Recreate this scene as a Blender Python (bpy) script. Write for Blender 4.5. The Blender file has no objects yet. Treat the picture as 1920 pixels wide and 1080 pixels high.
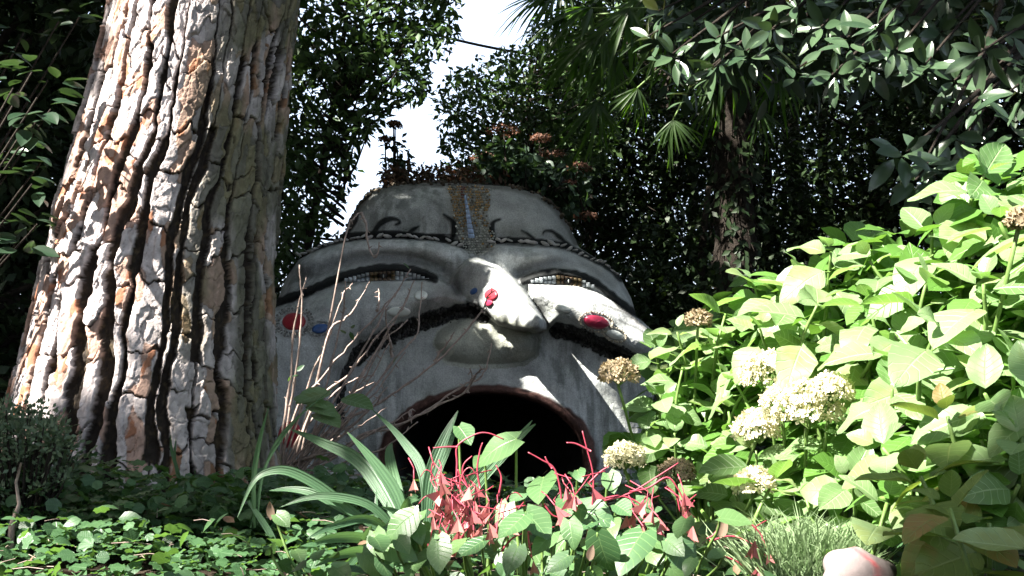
import bpy, math, random
import numpy as np
from mathutils import Vector, Matrix
R = math.radians
random.seed(7); np.random.seed(7)
rng = np.random.RandomState(11)
sc = bpy.context.scene

# ------------------------------------------------------------ camera
CAM = np.array([0.0, 0.0, 1.6]); PITCH = R(6.0); HF = R(50.0)
FPX = 960 / math.tan(HF / 2)
cd = bpy.data.cameras.new('camera'); cam = bpy.data.objects.new('camera', cd)
sc.collection.objects.link(cam); sc.camera = cam
cam.location = CAM; cam.rotation_euler = (R(90) + PITCH, 0, 0)
cd.sensor_width = 36; cd.lens = 18 / math.tan(HF / 2); cd.clip_start = 0.05; cd.clip_end = 500

# ------------------------------------------------------------ world and sun
SUN_E, SUN_A = R(47), R(56)       # height, and how far left of straight behind the camera
LD = np.array([-math.sin(SUN_A) * math.cos(SUN_E), -math.cos(SUN_A) * math.cos(SUN_E), math.sin(SUN_E)])
w = bpy.data.worlds.new('World'); sc.world = w; w.use_nodes = True
nt = w.node_tree; nt.nodes.clear()
sky = nt.nodes.new('ShaderNodeTexSky'); sky.sky_type = 'NISHITA'; sky.sun_disc = False
sky.sun_elevation = SUN_E; sky.sun_rotation = R(180) + SUN_A; sky.dust_density = 6.0; sky.air_density = 1.0
bg = nt.nodes.new('ShaderNodeBackground'); bg.inputs[1].default_value = 0.09
wo = nt.nodes.new('ShaderNodeOutputWorld')
veil = nt.nodes.new('ShaderNodeMix'); veil.data_type = 'RGBA'; veil.inputs[0].default_value = 0.45; veil.inputs[7].default_value = (4.0, 4.6, 5.7, 1)   # even pale veil added to whiten the sky and tint its fill
nt.links.new(sky.outputs[0], veil.inputs[6]); nt.links.new(veil.outputs[2], bg.inputs[0]); nt.links.new(bg.outputs[0], wo.inputs[0])
sl = bpy.data.lights.new('sun', 'SUN'); sl.energy = 5.0; sl.angle = R(0.5); sl.color = (1, 0.95, 0.87)
so = bpy.data.objects.new('sun', sl); sc.collection.objects.link(so)
so.rotation_euler = Vector(LD).to_track_quat('Z', 'Y').to_euler(); so.location = (-8, -6, 12)
sc.view_settings.view_transform = 'Standard'; sc.view_settings.look = 'None'
sc.view_settings.exposure = 2.6; sc.view_settings.gamma = 1.0
sc.view_settings.use_curve_mapping = False
sc.cycles.max_bounces = 6; sc.cycles.diffuse_bounces = 3; sc.cycles.transmission_bounces = 4; sc.cycles.transparent_max_bounces = 4
sc.cycles.sample_clamp_indirect = 4.0

# ------------------------------------------------------------ geometry helpers
_c, _s = math.cos(PITCH), math.sin(PITCH)
def P(px, py, Y):
    """a picture position (1920x1080) and a distance in metres -> point(s) in the place"""
    x = (np.asarray(px, float) - 960) / FPX; y = (540 - np.asarray(py, float)) / FPX
    t = np.asarray(Y, float) / (_c - y * _s)
    return np.stack([x * t, (_c - y * _s) * t, CAM[2] + (_s + y * _c) * t], -1)
def proj(p):
    p = np.asarray(p, float) - CAM
    f = p[..., 1] * _c + p[..., 2] * _s; u = -p[..., 1] * _s + p[..., 2] * _c
    f = np.where(f < 0.05, 0.05, f)
    return np.stack([960 + FPX * p[..., 0] / f, 540 - FPX * u / f], -1)
def nrm(a):
    a = np.asarray(a, float); return a / np.maximum(np.linalg.norm(a, axis=-1, keepdims=True), 1e-9)
def sm(a, b, x):
    t = np.clip((x - a) / (b - a), 0, 1); return t * t * (3 - 2 * t)

def _h(ix, iy, s):
    n = (ix.astype(np.int64) * 374761393 + iy.astype(np.int64) * 668265263 + s * 974711) & 0xffffffff
    n = ((n ^ (n >> 13)) * 1274126177) & 0xffffffff
    n = ((n ^ (n >> 16)) * 2246822519) & 0xffffffff
    return ((n ^ (n >> 15)) & 0xffffff) / float(0xffffff)
def vn(x, y, s=0):
    x = np.asarray(x, float); y = np.asarray(y, float)
    ix = np.floor(x); iy = np.floor(y); fx = x - ix; fy = y - iy
    fx = fx * fx * (3 - 2 * fx); fy = fy * fy * (3 - 2 * fy)
    a = _h(ix, iy, s); b = _h(ix + 1, iy, s); c = _h(ix, iy + 1, s); d = _h(ix + 1, iy + 1, s)
    return (a * (1 - fx) + b * fx) * (1 - fy) + (c * (1 - fx) + d * fx) * fy
def fbm(x, y, s=0, o=4):
    r = 0; a = 0.5; t = 0
    for k in range(o):
        r = r + a * vn(x * 2 ** k, y * 2 ** k, s + k * 17); t += a; a *= 0.5
    return r / t
def voro(x, y, s=0, jit=0.9):
    """jittered-grid Voronoi: distance to the cell border, cell id x, cell id y"""
    ix = np.floor(x); iy = np.floor(y)
    d1 = np.full(x.shape, 9.0); d2 = np.full(x.shape, 9.0); cx = np.zeros(x.shape); cy = np.zeros(x.shape)
    for i in (-1, 0, 1):
        for j in (-1, 0, 1):
            a = ix + i; b = iy + j
            sx = a + 0.5 + jit * (_h(a, b, s) - 0.5); sy = b + 0.5 + jit * (_h(a, b, s + 5) - 0.5)
            d = np.hypot(x - sx, y - sy)
            n = d < d1
            d2 = np.where(n, d1, np.minimum(d2, d)); cx = np.where(n, a, cx); cy = np.where(n, b, cy)
            d1 = np.where(n, d, d1)
    return d2 - d1, cx, cy
def pdist(px, py, pts):
    """distance to an open polyline and the position along it 0..1"""
    pts = np.asarray(pts, float); best = np.full(px.shape, 1e9); tt = np.zeros(px.shape)
    L = np.r_[0, np.cumsum(np.hypot(*np.diff(pts, axis=0).T))]
    for k in range(len(pts) - 1):
        a = pts[k]; e = pts[k + 1] - a; q = max(e @ e, 1e-9)
        t = np.clip(((px - a[0]) * e[0] + (py - a[1]) * e[1]) / q, 0, 1)
        d = np.hypot(px - a[0] - t * e[0], py - a[1] - t * e[1]); m = d < best
        best = np.where(m, d, best); tt = np.where(m, (L[k] + t * (L[k + 1] - L[k])) / L[-1], tt)
    return best, tt
def sdp(px, py, poly):
    """signed distance to a polygon, positive inside"""
    poly = np.asarray(poly, float); d, _ = pdist(px, py, np.vstack([poly, poly[:1]])); ins = np.zeros(px.shape, bool)
    for k in range(len(poly)):
        a = poly[k]; b = poly[(k + 1) % len(poly)]
        if a[1] == b[1]: continue
        c = ((a[1] > py) != (b[1] > py)) & (px < (b[0] - a[0]) * (py - a[1]) / (b[1] - a[1]) + a[0]); ins ^= c
    return np.where(ins, d, -d)
def smooth(pts, n=4):
    """Catmull-Rom through the points"""
    p = np.asarray(pts, float); p = np.vstack([2 * p[0] - p[1], p, 2 * p[-1] - p[-2]]); out = []
    for i in range(1, len(p) - 2):
        for k in range(n):
            t = k / n
            out.append(0.5 * ((2 * p[i]) + (-p[i - 1] + p[i + 1]) * t + (2 * p[i - 1] - 5 * p[i] + 4 * p[i + 1] - p[i + 2]) * t * t + (-p[i - 1] + 3 * p[i] - 3 * p[i + 1] + p[i + 2]) * t ** 3))
    out.append(p[-2]); return np.array(out)
def inpoly(px, py, poly): return sdp(np.asarray(px, float), np.asarray(py, float), poly) > 0

def mesh(name, V, F, mat, uv=None, col=None, smooth_=True, rnd=None):
    """V (n,3); F a list of (m,3)/(m,4) index arrays or lists"""
    V = np.ascontiguousarray(V, np.float32)
    if isinstance(F, np.ndarray): F = [F]
    F = [np.asarray(f, np.int32) for f in F if len(f)]
    me = bpy.data.meshes.new(name)
    me.vertices.add(len(V)); me.vertices.foreach_set('co', V.ravel())
    lv = np.concatenate([f.ravel() for f in F]); sz = np.concatenate([np.full(len(f), f.shape[1], np.int32) for f in F])
    me.loops.add(len(lv)); me.loops.foreach_set('vertex_index', lv)
    me.polygons.add(len(sz)); st = np.zeros(len(sz), np.int32); st[1:] = np.cumsum(sz)[:-1]
    me.polygons.foreach_set('loop_start', st); me.polygons.foreach_set('loop_total', sz)
    me.update(calc_edges=True)
    if smooth_: me.polygons.foreach_set('use_smooth', np.ones(len(sz), bool))
    if uv is not None:
        l = me.uv_layers.new(name='UVMap'); l.data.foreach_set('uv', np.asarray(uv, np.float32)[lv].ravel())
    if col is not None:
        a = me.color_attributes.new('Col', 'FLOAT_COLOR', 'POINT')
        c = np.ones((len(V), 4), np.float32); c[:, :3] = col; a.data.foreach_set('color', c.ravel())
    if rnd is not None:
        a = me.attributes.new('rnd', 'FLOAT', 'POINT'); a.data.foreach_set('value', np.asarray(rnd, np.float32))
    if mat is not None: me.materials.append(mat)
    return me
def link(name, data, parent=None, loc=None, **props):
    o = bpy.data.objects.new(name, data); sc.collection.objects.link(o)
    if parent is not None: o.parent = parent
    if loc is not None: o.location = loc
    for k, v in props.items(): o[k] = v
    return o
def thing(name, label, cat, group=None, loc=(0, 0, 0)):
    o = link(name, None, None, loc, label=label, category=cat)
    if group: o['group'] = group
    o.empty_display_size = 0.1
    return o
class MB:
    """collects pieces into one mesh"""
    def __init__(s): s.V = []; s.F = {}; s.n = 0; s.U = []; s.C = []; s.Rn = []
    def add(s, V, F, uv=None, col=None, rnd=None):
        V = np.asarray(V, float); s.V.append(V)
        s.U.append(np.zeros((len(V), 2)) if uv is None else uv)
        s.C.append(np.ones((len(V), 3)) * (0.5 if col is None else np.asarray(col)))
        s.Rn.append(np.zeros(len(V)) if rnd is None else np.ones(len(V)) * rnd)
        for f in (F if isinstance(F, list) else [F]):
            f = np.asarray(f)
            if len(f): s.F.setdefault(f.shape[1], []).append(f + s.n)
        s.n += len(V)
    def mesh(s, name, mat, smooth_=True):
        return mesh(name, np.vstack(s.V), [np.vstack(v) for v in s.F.values()], mat, np.vstack(s.U), np.vstack(s.C), smooth_, np.concatenate(s.Rn))
def tube(mb, pts, rad, n=6, col=None, cap=True):
    pts = np.asarray(pts, float); m = len(pts); rad = np.ones(m) * np.asarray(rad, float)
    T = nrm(np.gradient(pts, axis=0)); up = np.array([0.31, 0.17, 0.93])
    if abs((T @ up)).max() > 0.97: up = np.array([0.9, 0.3, 0.1])
    A = nrm(np.cross(T, up)); B = np.cross(T, A)
    a = np.linspace(0, 2 * math.pi, n, endpoint=False)
    V = pts[:, None] + rad[:, None, None] * (np.cos(a)[None, :, None] * A[:, None] + np.sin(a)[None, :, None] * B[:, None])
    V = V.reshape(-1, 3); i = np.arange(m - 1)[:, None] * n; j = np.arange(n)[None]; k = (j + 1) % n
    F = np.stack([i + j, i + k, i + n + k, i + n + j], -1).reshape(-1, 4)
    Fs = [F]
    if cap and n > 3:
        V = np.vstack([V, pts[:1], pts[-1:]])
        Fs.append(np.stack([np.arange(n), np.full(n, m * n), (np.arange(n) + 1) % n], -1)[:, ::-1])
        Fs.append(np.stack([(m - 1) * n + np.arange(n), (m - 1) * n + (np.arange(n) + 1) % n, np.full(n, m * n + 1)], -1))
    mb.add(V, Fs, None, col)
def leafT(L=1.0, W=0.6, n=6, peak=0.42, fold=0.18, droop=0.25, serr=0.0, cross=2, tip=1.0, heart=0.0, asym=0.0, wave=0.0):
    """leaf template along +X, face up +Z; uv = (along, across -1..1)"""
    V = []; U = []
    for i in range(n + 1):
        t = i / n
        a = math.log(0.5) / math.log(peak); wd = math.sin(math.pi * t ** a) ** (0.75 * tip)
        if heart and t < 0.3: wd = max(wd, (0.55 + 1.3 * t) * min(1, heart) if t > 0.0 else 0.45)
        wd *= W / 2
        if i in (0, n) and not (heart and i == 0): wd = 0.004 * L
        if serr and 0 < i < n and i % 2: wd *= 1 - serr
        for j in range(-cross, cross + 1):
            q = j / cross; s_ = (1 + asym) if q > 0 else (1 - asym)
            x = t * L - (heart * 0.16 * L * abs(q) if t < 0.3 and heart else 0) * (1 - t / 0.3)
            y = q * wd * s_
            z = fold * abs(y) - droop * t * t * L - 0.5 * fold * (y * y) / max(W, 1e-3) + wave * math.sin(9 * t + 3 * q) * abs(q) * W
            V.append((x, y, z)); U.append((t, q))
    c = 2 * cross + 1; F = []
    for i in range(n):
        for j in range(2 * cross): F.append((i * c + j, (i + 1) * c + j, (i + 1) * c + j + 1, i * c + j + 1))
    return np.array(V), np.array(F), np.array(U)
def frames(X, N):
    """rotation matrices (k,3,3) whose columns are leaf axis X, side, face normal N"""
    X = nrm(X); Y_ = nrm(np.cross(N, X)); Z = np.cross(X, Y_)
    return np.stack([X, Y_, Z], -1)
def cloud(mb, T, pos, X, N, size, rnd=None, col=None):
    V, F, U = T; k = len(pos)
    if k == 0: return
    M = frames(X, N) * np.asarray(size).reshape(-1, 1, 1)
    W = np.einsum('kij,nj->kni', M, V) + np.asarray(pos)[:, None]
    n = len(V); Ff = (F[None] + (np.arange(k) * n)[:, None, None]).reshape(-1, F.shape[1])
    r = rng.rand(k) if rnd is None else np.asarray(rnd)
    C = None if col is None else np.repeat(np.asarray(col), n, 0)
    mb.V.append(W.reshape(-1, 3)); mb.U.append(np.tile(U, (k, 1))); mb.Rn.append(np.repeat(r, n))
    mb.C.append(np.full((k * n, 3), .5) if C is None else C)
    mb.F.setdefault(F.shape[1], []).append(Ff + mb.n); mb.n += k * n
def rdir(k): return nrm(rng.normal(size=(k, 3)))
def mat4(M3, p, s=1.0):
    m = Matrix.Identity(4)
    for i in range(3):
        for j in range(3): m[i][j] = M3[i][j] * s
        m[i][3] = p[i]
    return m
def blob(mb, c, r, n=8, m=6, seed=0, col=None, rough=0.2, sq=(1, 1, 1)):
    th = np.linspace(0, math.pi, m + 1)[:, None]; ph = np.linspace(0, 2 * math.pi, n, endpoint=False)[None]
    D = np.stack([np.sin(th) * np.cos(ph), np.sin(th) * np.sin(ph), np.cos(th) + 0 * ph], -1)
    k = 1 + rough * 2 * (vn(D[..., 0] * 1.7 + seed * 3.1 + 9, D[..., 1] * 1.7 + D[..., 2] * 1.3 + seed, 3) - 0.5)
    V = (D * k[..., None] * np.array(sq) * r).reshape(-1, 3) + c
    i = np.arange(m)[:, None] * n; j = np.arange(n)[None]; q = (j + 1) % n
    mb.add(V, np.stack([i + j, i + n + j, i + n + q, i + q], -1).reshape(-1, 4), None, col)

# ------------------------------------------------------------ materials
def newmat(name):
    m = bpy.data.materials.new(name); m.use_nodes = True; t = m.node_tree; b = t.nodes['Principled BSDF']
    return m, t, b
def nd(t, ty, **k):
    n = t.nodes.new(ty)
    for a, v in k.items(): setattr(n, a, v)
    return n
def ramp(t, src, stops):
    r = nd(t, 'ShaderNodeValToRGB'); e = r.color_ramp.elements
    while len(e) < len(stops): e.new(0.5)
    for i, (p, c) in enumerate(stops): e[i].position = p; e[i].color = (*c, 1) if len(c) == 3 else c
    t.links.new(src, r.inputs[0]); return r.outputs[0]
def noise(t, scale, detail=4, vec=None, rough=0.55):
    n = nd(t, 'ShaderNodeTexNoise'); n.inputs['Scale'].default_value = scale; n.inputs['Detail'].default_value = detail; n.inputs['Roughness'].default_value = rough
    if vec is not None: t.links.new(vec, n.inputs['Vector'])
    return n.outputs[0]
def mixc(t, f, a, b, mode='MIX'):
    n = nd(t, 'ShaderNodeMix', data_type='RGBA', blend_type=mode)
    for s_, v in ((0, f), (6, a), (7, b)):
        if hasattr(v, 'links'): t.links.new(v, n.inputs[s_])
        elif s_ == 0: n.inputs[0].default_value = v
        else: n.inputs[s_].default_value = (*v, 1)
    return n.outputs[2]
def mth(t, op, a, b=0.0):
    n = nd(t, 'ShaderNodeMath', operation=op)
    for i, v in enumerate((a, b)):
        if hasattr(v, 'links'): t.links.new(v, n.inputs[i])
        else: n.inputs[i].default_value = v
    return n.outputs[0]
def bump(t, b, h, strength, dist):
    n = nd(t, 'ShaderNodeBump'); n.inputs['Strength'].default_value = strength; n.inputs['Distance'].default_value = dist
    t.links.new(h, n.inputs['Height']); t.links.new(n.outputs[0], b.inputs['Normal']); return n.outputs[0]
def leafmat(name, c1, c2, trans=(0.2, 0.4, 0.04), rough=0.45, tf=0.3, obj=False, vein=0.0, spot=None, under=None, spec=0.5, stripe=0.0):
    m, t, b = newmat(name)
    if obj: r = nd(t, 'ShaderNodeObjectInfo').outputs['Random']
    else: r = nd(t, 'ShaderNodeAttribute', attribute_name='rnd').outputs['Fac']
    geo = nd(t, 'ShaderNodeNewGeometry'); tc = nd(t, 'ShaderNodeTexCoord')
    nz = noise(t, 22, 3, geo.outputs['Position'])
    f = mth(t, 'ADD', mth(t, 'MULTIPLY', r, 0.75), mth(t, 'MULTIPLY', nz, 0.35))
    col = mixc(t, f, c1, c2)
    if spot:
        sp = ramp(t, mth(t, 'ADD', mth(t, 'MULTIPLY', noise(t, 14, 5, geo.outputs['Position']), 0.8), mth(t, 'MULTIPLY', r, 0.3)), [(0.62, (0, 0, 0)), (0.72, (1, 1, 1))])
        col = mixc(t, mth(t, 'MULTIPLY', sp, 0.65), col, spot)
    if vein:
        uv = nd(t, 'ShaderNodeSeparateXYZ'); t.links.new(tc.outputs['UV'], uv.inputs[0])
        av = mth(t, 'ABSOLUTE', uv.outputs[1])
        ph = mth(t, 'SUBTRACT', uv.outputs[0], mth(t, 'MULTIPLY', av, 0.22))
        s_ = mth(t, 'ABSOLUTE', mth(t, 'SINE', mth(t, 'MULTIPLY', ph, 22.0)))
        rib = mth(t, 'MINIMUM', mth(t, 'MULTIPLY', s_, 4.0), mth(t, 'MULTIPLY', av, 16.0))
        rib = mth(t, 'MINIMUM', rib, 1.0)
        col = mixc(t, rib, tuple(min(1, x * 1.15 + 0.01) for x in c2), col)
        hgt = mth(t, 'ADD', rib, mth(t, 'MULTIPLY', nz, 0.6))
        bump(t, b, hgt, vein, 0.0025)
    if stripe:
        uv = nd(t, 'ShaderNodeSeparateXYZ'); t.links.new(tc.outputs['UV'], uv.inputs[0])
        s1 = mth(t, 'SINE', mth(t, 'MULTIPLY', uv.outputs[1], 34.0)); s2 = mth(t, 'SINE', mth(t, 'MULTIPLY', uv.outputs[1], 13.0))
        sv = mth(t, 'ADD', mth(t, 'MULTIPLY', s1, 0.5), s2); col = mixc(t, mth(t, 'MULTIPLY', mth(t, 'ADD', sv, 1.5), 0.2), col, tuple(x * .55 for x in c1))
        mr = ramp(t, mth(t, 'ABSOLUTE', uv.outputs[1]), [(0.0, (1, 1, 1)), (0.09, (0, 0, 0))]); col = mixc(t, mth(t, 'MULTIPLY', mr, .5), col, tuple(min(1, x * 1.5) for x in c2))
        tipf = ramp(t, mth(t, 'ADD', uv.outputs[0], mth(t, 'MULTIPLY', nz, .2)), [(1.0, (0, 0, 0)), (1.12, (1, 1, 1))]); col = mixc(t, mth(t, 'MULTIPLY', tipf, .7), col, (.25, .17, .08))
        bump(t, b, sv, stripe, 0.0015)
    if under is not None: col = mixc(t, geo.outputs['Backfacing'], col, under)
    t.links.new(col, b.inputs['Base Color']); b.inputs['Roughness'].default_value = rough; b.inputs['Specular IOR Level'].default_value = spec
    tr = nd(t, 'ShaderNodeBsdfTranslucent'); t.links.new(mixc(t, 0.5, col, trans), tr.inputs[0])
    mx = nd(t, 'ShaderNodeMixShader'); mx.inputs[0].default_value = tf
    t.links.new(b.outputs[0], mx.inputs[1]); t.links.new(tr.outputs[0], mx.inputs[2]); t.links.new(mx.outputs[0], t.nodes['Material Output'].inputs[0])
    return m
def plain(name, col, rough=0.7, var=0.3, sc_=12, bmp=0.3, bd=0.01, spec=0.4, attr=False, streak=0.0):
    m, t, b = newmat(name); geo = nd(t, 'ShaderNodeNewGeometry'); p = geo.outputs['Position']
    n1 = noise(t, sc_, 5, p); n2 = noise(t, sc_ * 6, 4, p)
    base = nd(t, 'ShaderNodeAttribute', attribute_name='Col').outputs['Color'] if attr else col
    k = ramp(t, n1, [(0.3, (1 - var,) * 3), (0.7, (1 + var * 0.4,) * 3)])
    c = mixc(t, 1.0, base, k, 'MULTIPLY')
    if streak:
        mp = nd(t, 'ShaderNodeMapping'); mp.inputs['Scale'].default_value = (16, 16, 0.9); t.links.new(p, mp.inputs[0])
        s_ = ramp(t, noise(t, 1.0, 5, mp.outputs[0]), [(0.42, (1.05, 1.05, 1.05)), (0.6, (0.36, 0.38, 0.36))])
        msk = ramp(t, noise(t, 1.1, 3, p), [(0.4, (0, 0, 0)), (0.6, (1, 1, 1))])
        c = mixc(t, mth(t, 'MULTIPLY', msk, streak), c, mixc(t, 1.0, c, s_, 'MULTIPLY'))
        g = ramp(t, noise(t, 2.3, 5, p), [(0.5, (0, 0, 0)), (0.68, (1, 1, 1))])
        c = mixc(t, mth(t, 'MULTIPLY', g, 0.4), c, mixc(t, 1.0, c, (0.62, 0.66, 0.55), 'MULTIPLY'))
    if streak:      # grit of the render coat, fine cracks
        gr = noise(t, 110, 3, p); c = mixc(t, 1.0, c, ramp(t, gr, [(0.3, (0.72, 0.72, 0.72)), (0.7, (1.15, 1.15, 1.15))]), 'MULTIPLY')
        vo = nd(t, 'ShaderNodeTexVoronoi', feature='DISTANCE_TO_EDGE'); vo.inputs['Scale'].default_value = 2.1
        wv = nd(t, 'ShaderNodeVectorMath', operation='ADD'); nzc = nd(t, 'ShaderNodeTexNoise'); nzc.inputs['Scale'].default_value = 6; t.links.new(p, nzc.inputs['Vector']); t.links.new(p, wv.inputs[0]); t.links.new(nzc.outputs[1], wv.inputs[1]); t.links.new(wv.outputs[0], vo.inputs['Vector'])
        cr = ramp(t, vo.outputs['Distance'], [(0.0, (0.45, 0.45, 0.45)), (0.007, (1, 1, 1))]); c = mixc(t, mth(t, 'MULTIPLY', msk, .8), c, mixc(t, 1.0, c, cr, 'MULTIPLY'))
        n2 = mth(t, 'ADD', n2, mth(t, 'MULTIPLY', gr, 1.2))
    t.links.new(c, b.inputs['Base Color']); b.inputs['Roughness'].default_value = rough; b.inputs['Specular IOR Level'].default_value = spec
    if bmp: bump(t, b, mth(t, 'ADD', mth(t, 'MULTIPLY', n1, 1.0), mth(t, 'MULTIPLY', n2, 0.5)), bmp, bd)
    return m
M = {}
M['concrete'] = plain('painted concrete', None, 0.88, 0.32, 5, 0.8, 0.014, 0.25, attr=True, streak=0.75)
M['bark'] = plain('pine bark', None, 0.85, 0.35, 30, 0.8, 0.006, 0.25, attr=True)
M['mosaic'] = plain('mosaic tile', None, 0.3, 0.2, 60, 0.1, 0.002, 0.5, attr=True)
M['stone'] = plain('pale stone', (0.46, 0.45, 0.43), 0.8, 0.4, 25, 0.6, 0.006)
M['boulder'] = plain('rounded boulder', None, 0.8, 0.3, 18, 0.4, 0.006, 0.3, attr=True)
M['pebble'] = plain('dark pebble', None, 0.7, 0.5, 40, 0.4, 0.004, 0.4, attr=True)
M['red'] = plain('red glazed disc', (0.42, 0.035, 0.05), 0.35, 0.25, 20, 0.1, 0.003)
M['pinkred'] = plain('crimson glazed disc', (0.36, 0.03, 0.07), 0.35, 0.25, 20, 0.1, 0.003)
M['white'] = plain('white glazed disc', (0.72, 0.76, 0.72), 0.4, 0.2, 20, 0.1, 0.003)
M['blue'] = plain('blue glazed disc', (0.05, 0.12, 0.32), 0.35, 0.3, 20, 0.1, 0.003)
M['paleblue'] = plain('pale blue tile', (0.38, 0.5, 0.72), 0.3, 0.2, 20, 0.1, 0.002)
M['black'] = plain('black stone', (0.02, 0.02, 0.022), 0.35, 0.3, 40, 0.2, 0.002)
M['soil'] = plain('dark soil', (0.035, 0.024, 0.016), 0.95, 0.5, 14, 0.9, 0.03, 0.2)
M['path'] = plain('gravel path', (0.16, 0.14, 0.12), 0.95, 0.4, 30, 0.6, 0.02, 0.2)
M['wood'] = plain('dark wood', (0.028, 0.022, 0.017), 0.9, 0.5, 20, 0.8, 0.02, 0.2)
M['twig'] = plain('dry twig', (0.33, 0.25, 0.21), 0.6, 0.45, 60, 0.4, 0.003)
M['stem'] = plain('green stem', (0.12, 0.2, 0.05), 0.5, 0.3, 40, 0.2, 0.002)
M['pinkstem'] = plain('pink stem', (0.3, 0.04, 0.065), 0.4, 0.3, 40, 0.2, 0.002)
M['cable'] = plain('black cable', (0.02, 0.02, 0.02), 0.5, 0.1, 40, 0)
M['capsule'] = leafmat('pink seed capsule', (0.32, 0.05, 0.09), (0.48, 0.24, 0.2), (0.7, 0.2, 0.2), 0.55, 0.4, obj=True)
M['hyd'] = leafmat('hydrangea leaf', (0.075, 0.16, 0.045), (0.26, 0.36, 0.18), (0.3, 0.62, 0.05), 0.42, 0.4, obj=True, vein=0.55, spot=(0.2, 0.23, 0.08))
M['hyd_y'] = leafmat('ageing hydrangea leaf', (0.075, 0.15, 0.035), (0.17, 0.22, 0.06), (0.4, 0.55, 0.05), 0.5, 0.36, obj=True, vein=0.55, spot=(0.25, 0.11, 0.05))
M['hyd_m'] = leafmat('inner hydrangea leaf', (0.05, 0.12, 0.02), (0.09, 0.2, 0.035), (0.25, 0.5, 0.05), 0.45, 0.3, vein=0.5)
M['floret'] = leafmat('faded floret', (0.55, 0.5, 0.3), (0.7, 0.66, 0.5), (0.7, 0.7, 0.4), 0.7, 0.3)
M['floret_b'] = leafmat('brown floret', (0.2, 0.16, 0.1), (0.38, 0.3, 0.19), (0.4, 0.3, 0.1), 0.8, 0.25)
M['beg'] = leafmat('heart leaf', (0.035, 0.095, 0.042), (0.1, 0.18, 0.062), (0.25, 0.5, 0.1), 0.4, 0.28, obj=True, vein=0.3)
M['strap'] = leafmat('strap leaf', (0.045, 0.11, 0.055), (0.1, 0.19, 0.09), (0.25, 0.5, 0.1), 0.42, 0.26, obj=True, stripe=.5)
M['cover'] = leafmat('ground cover leaf', (0.025, 0.065, 0.03), (0.06, 0.13, 0.05), (0.25, 0.5, 0.05), 0.4, 0.3, vein=0.4)
M['dark'] = leafmat('dark evergreen leaf', (0.01, 0.022, 0.009), (0.022, 0.04, 0.013), (0.08, 0.15, 0.02), 0.5, 0.1, spec=.25)
M['mid'] = leafmat('tree leaf', (0.022, 0.05, 0.016), (0.055, 0.095, 0.028), (0.12, 0.25, 0.03), 0.5, 0.16, spec=.3)
M['mag'] = leafmat('magnolia leaf', (0.022, 0.046, 0.024), (0.052, 0.088, 0.042), (0.12, 0.22, 0.03), 0.28, 0.1, obj=True, under=(0.1, 0.08, 0.035), spec=0.5)
M['mag_d'] = leafmat('shaded magnolia leaf', (0.02, 0.04, 0.02), (0.035, 0.06, 0.03), (0.1, 0.2, 0.03), 0.4, 0.1, spec=0.3)  # same leaf, with the shade of the deeper crown put into its colour
M['palm'] = leafmat('palm leaflet', (0.015, 0.035, 0.012), (0.035, 0.065, 0.018), (0.3, 0.7, 0.03), 0.45, 0.3, obj=True, spec=.3)
M['cam'] = leafmat('camellia leaf', (0.012, 0.03, 0.016), (0.03, 0.055, 0.03), (0.15, 0.3, 0.05), 0.3, 0.12, obj=True, spec=.6)
M['sed'] = leafmat('fleshy leaf', (0.014, 0.034, 0.018), (0.03, 0.058, 0.03), (0.15, 0.3, 0.05), 0.5, 0.15)
M['umbel'] = leafmat('brown flower head', (0.07, 0.036, 0.024), (0.17, 0.08, 0.05), (0.4, 0.15, 0.05), 0.8, 0.2)
M['rust'] = leafmat('reddish shrub leaf', (0.03, 0.032, 0.016), (0.085, 0.045, 0.027), (0.3, 0.1, 0.03), 0.7, 0.15)
M['grass'] = leafmat('fine grass', (0.13, 0.2, 0.09), (0.24, 0.32, 0.17), (0.3, 0.5, 0.2), 0.5, 0.25)
M['heath'] = leafmat('heath leaf', (0.05, 0.09, 0.045), (0.12, 0.16, 0.09), (0.15, 0.3, 0.1), 0.6, 0.15)
M['deadleaf'] = leafmat('dead leaf', (0.12, 0.08, 0.055), (0.2, 0.14, 0.1), (0.4, 0.2, 0.1), 0.7, 0.25, obj=True)
# ------------------------------------------------------------ ground
def gz(x, y):
    x = np.asarray(x, float); y = np.asarray(y, float)
    z = 1.13 * sm(1.45, 1.95, y) + 0.06 * sm(2, 4, y) - 0.42 * sm(4.6, 7.5, y)
    return z + 0.05 * (fbm(x * 1.3 + 40, y * 1.3 + 40, 3, 3) - 0.5) + 0.6 * (fbm(x * .06 + 9, y * .06 + 9, 8, 2) - .5) * sm(15, 60, y)
gx = np.concatenate([-np.geomspace(150, 5, 24), np.linspace(-4.8, 4.8, 120), np.geomspace(5, 150, 24)])
gy = np.concatenate([-np.geomspace(60, 1, 14), np.linspace(-0.8, 9, 130), np.geomspace(9.2, 220, 30)])
GX, GY = np.meshgrid(gx, gy); GZ = gz(GX, GY) + 0.03 * (fbm(GX * 9, GY * 9, 31, 3) - .5)
i = np.arange(len(gy) - 1)[:, None] * len(gx); j = np.arange(len(gx) - 1)[None]
link('ground', mesh('ground', np.stack([GX, GY, GZ], -1).reshape(-1, 3), np.stack([i + j, i + j + 1, i + len(gx) + j + 1, i + len(gx) + j], -1).reshape(-1, 4), M['soil']), kind='structure')

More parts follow.
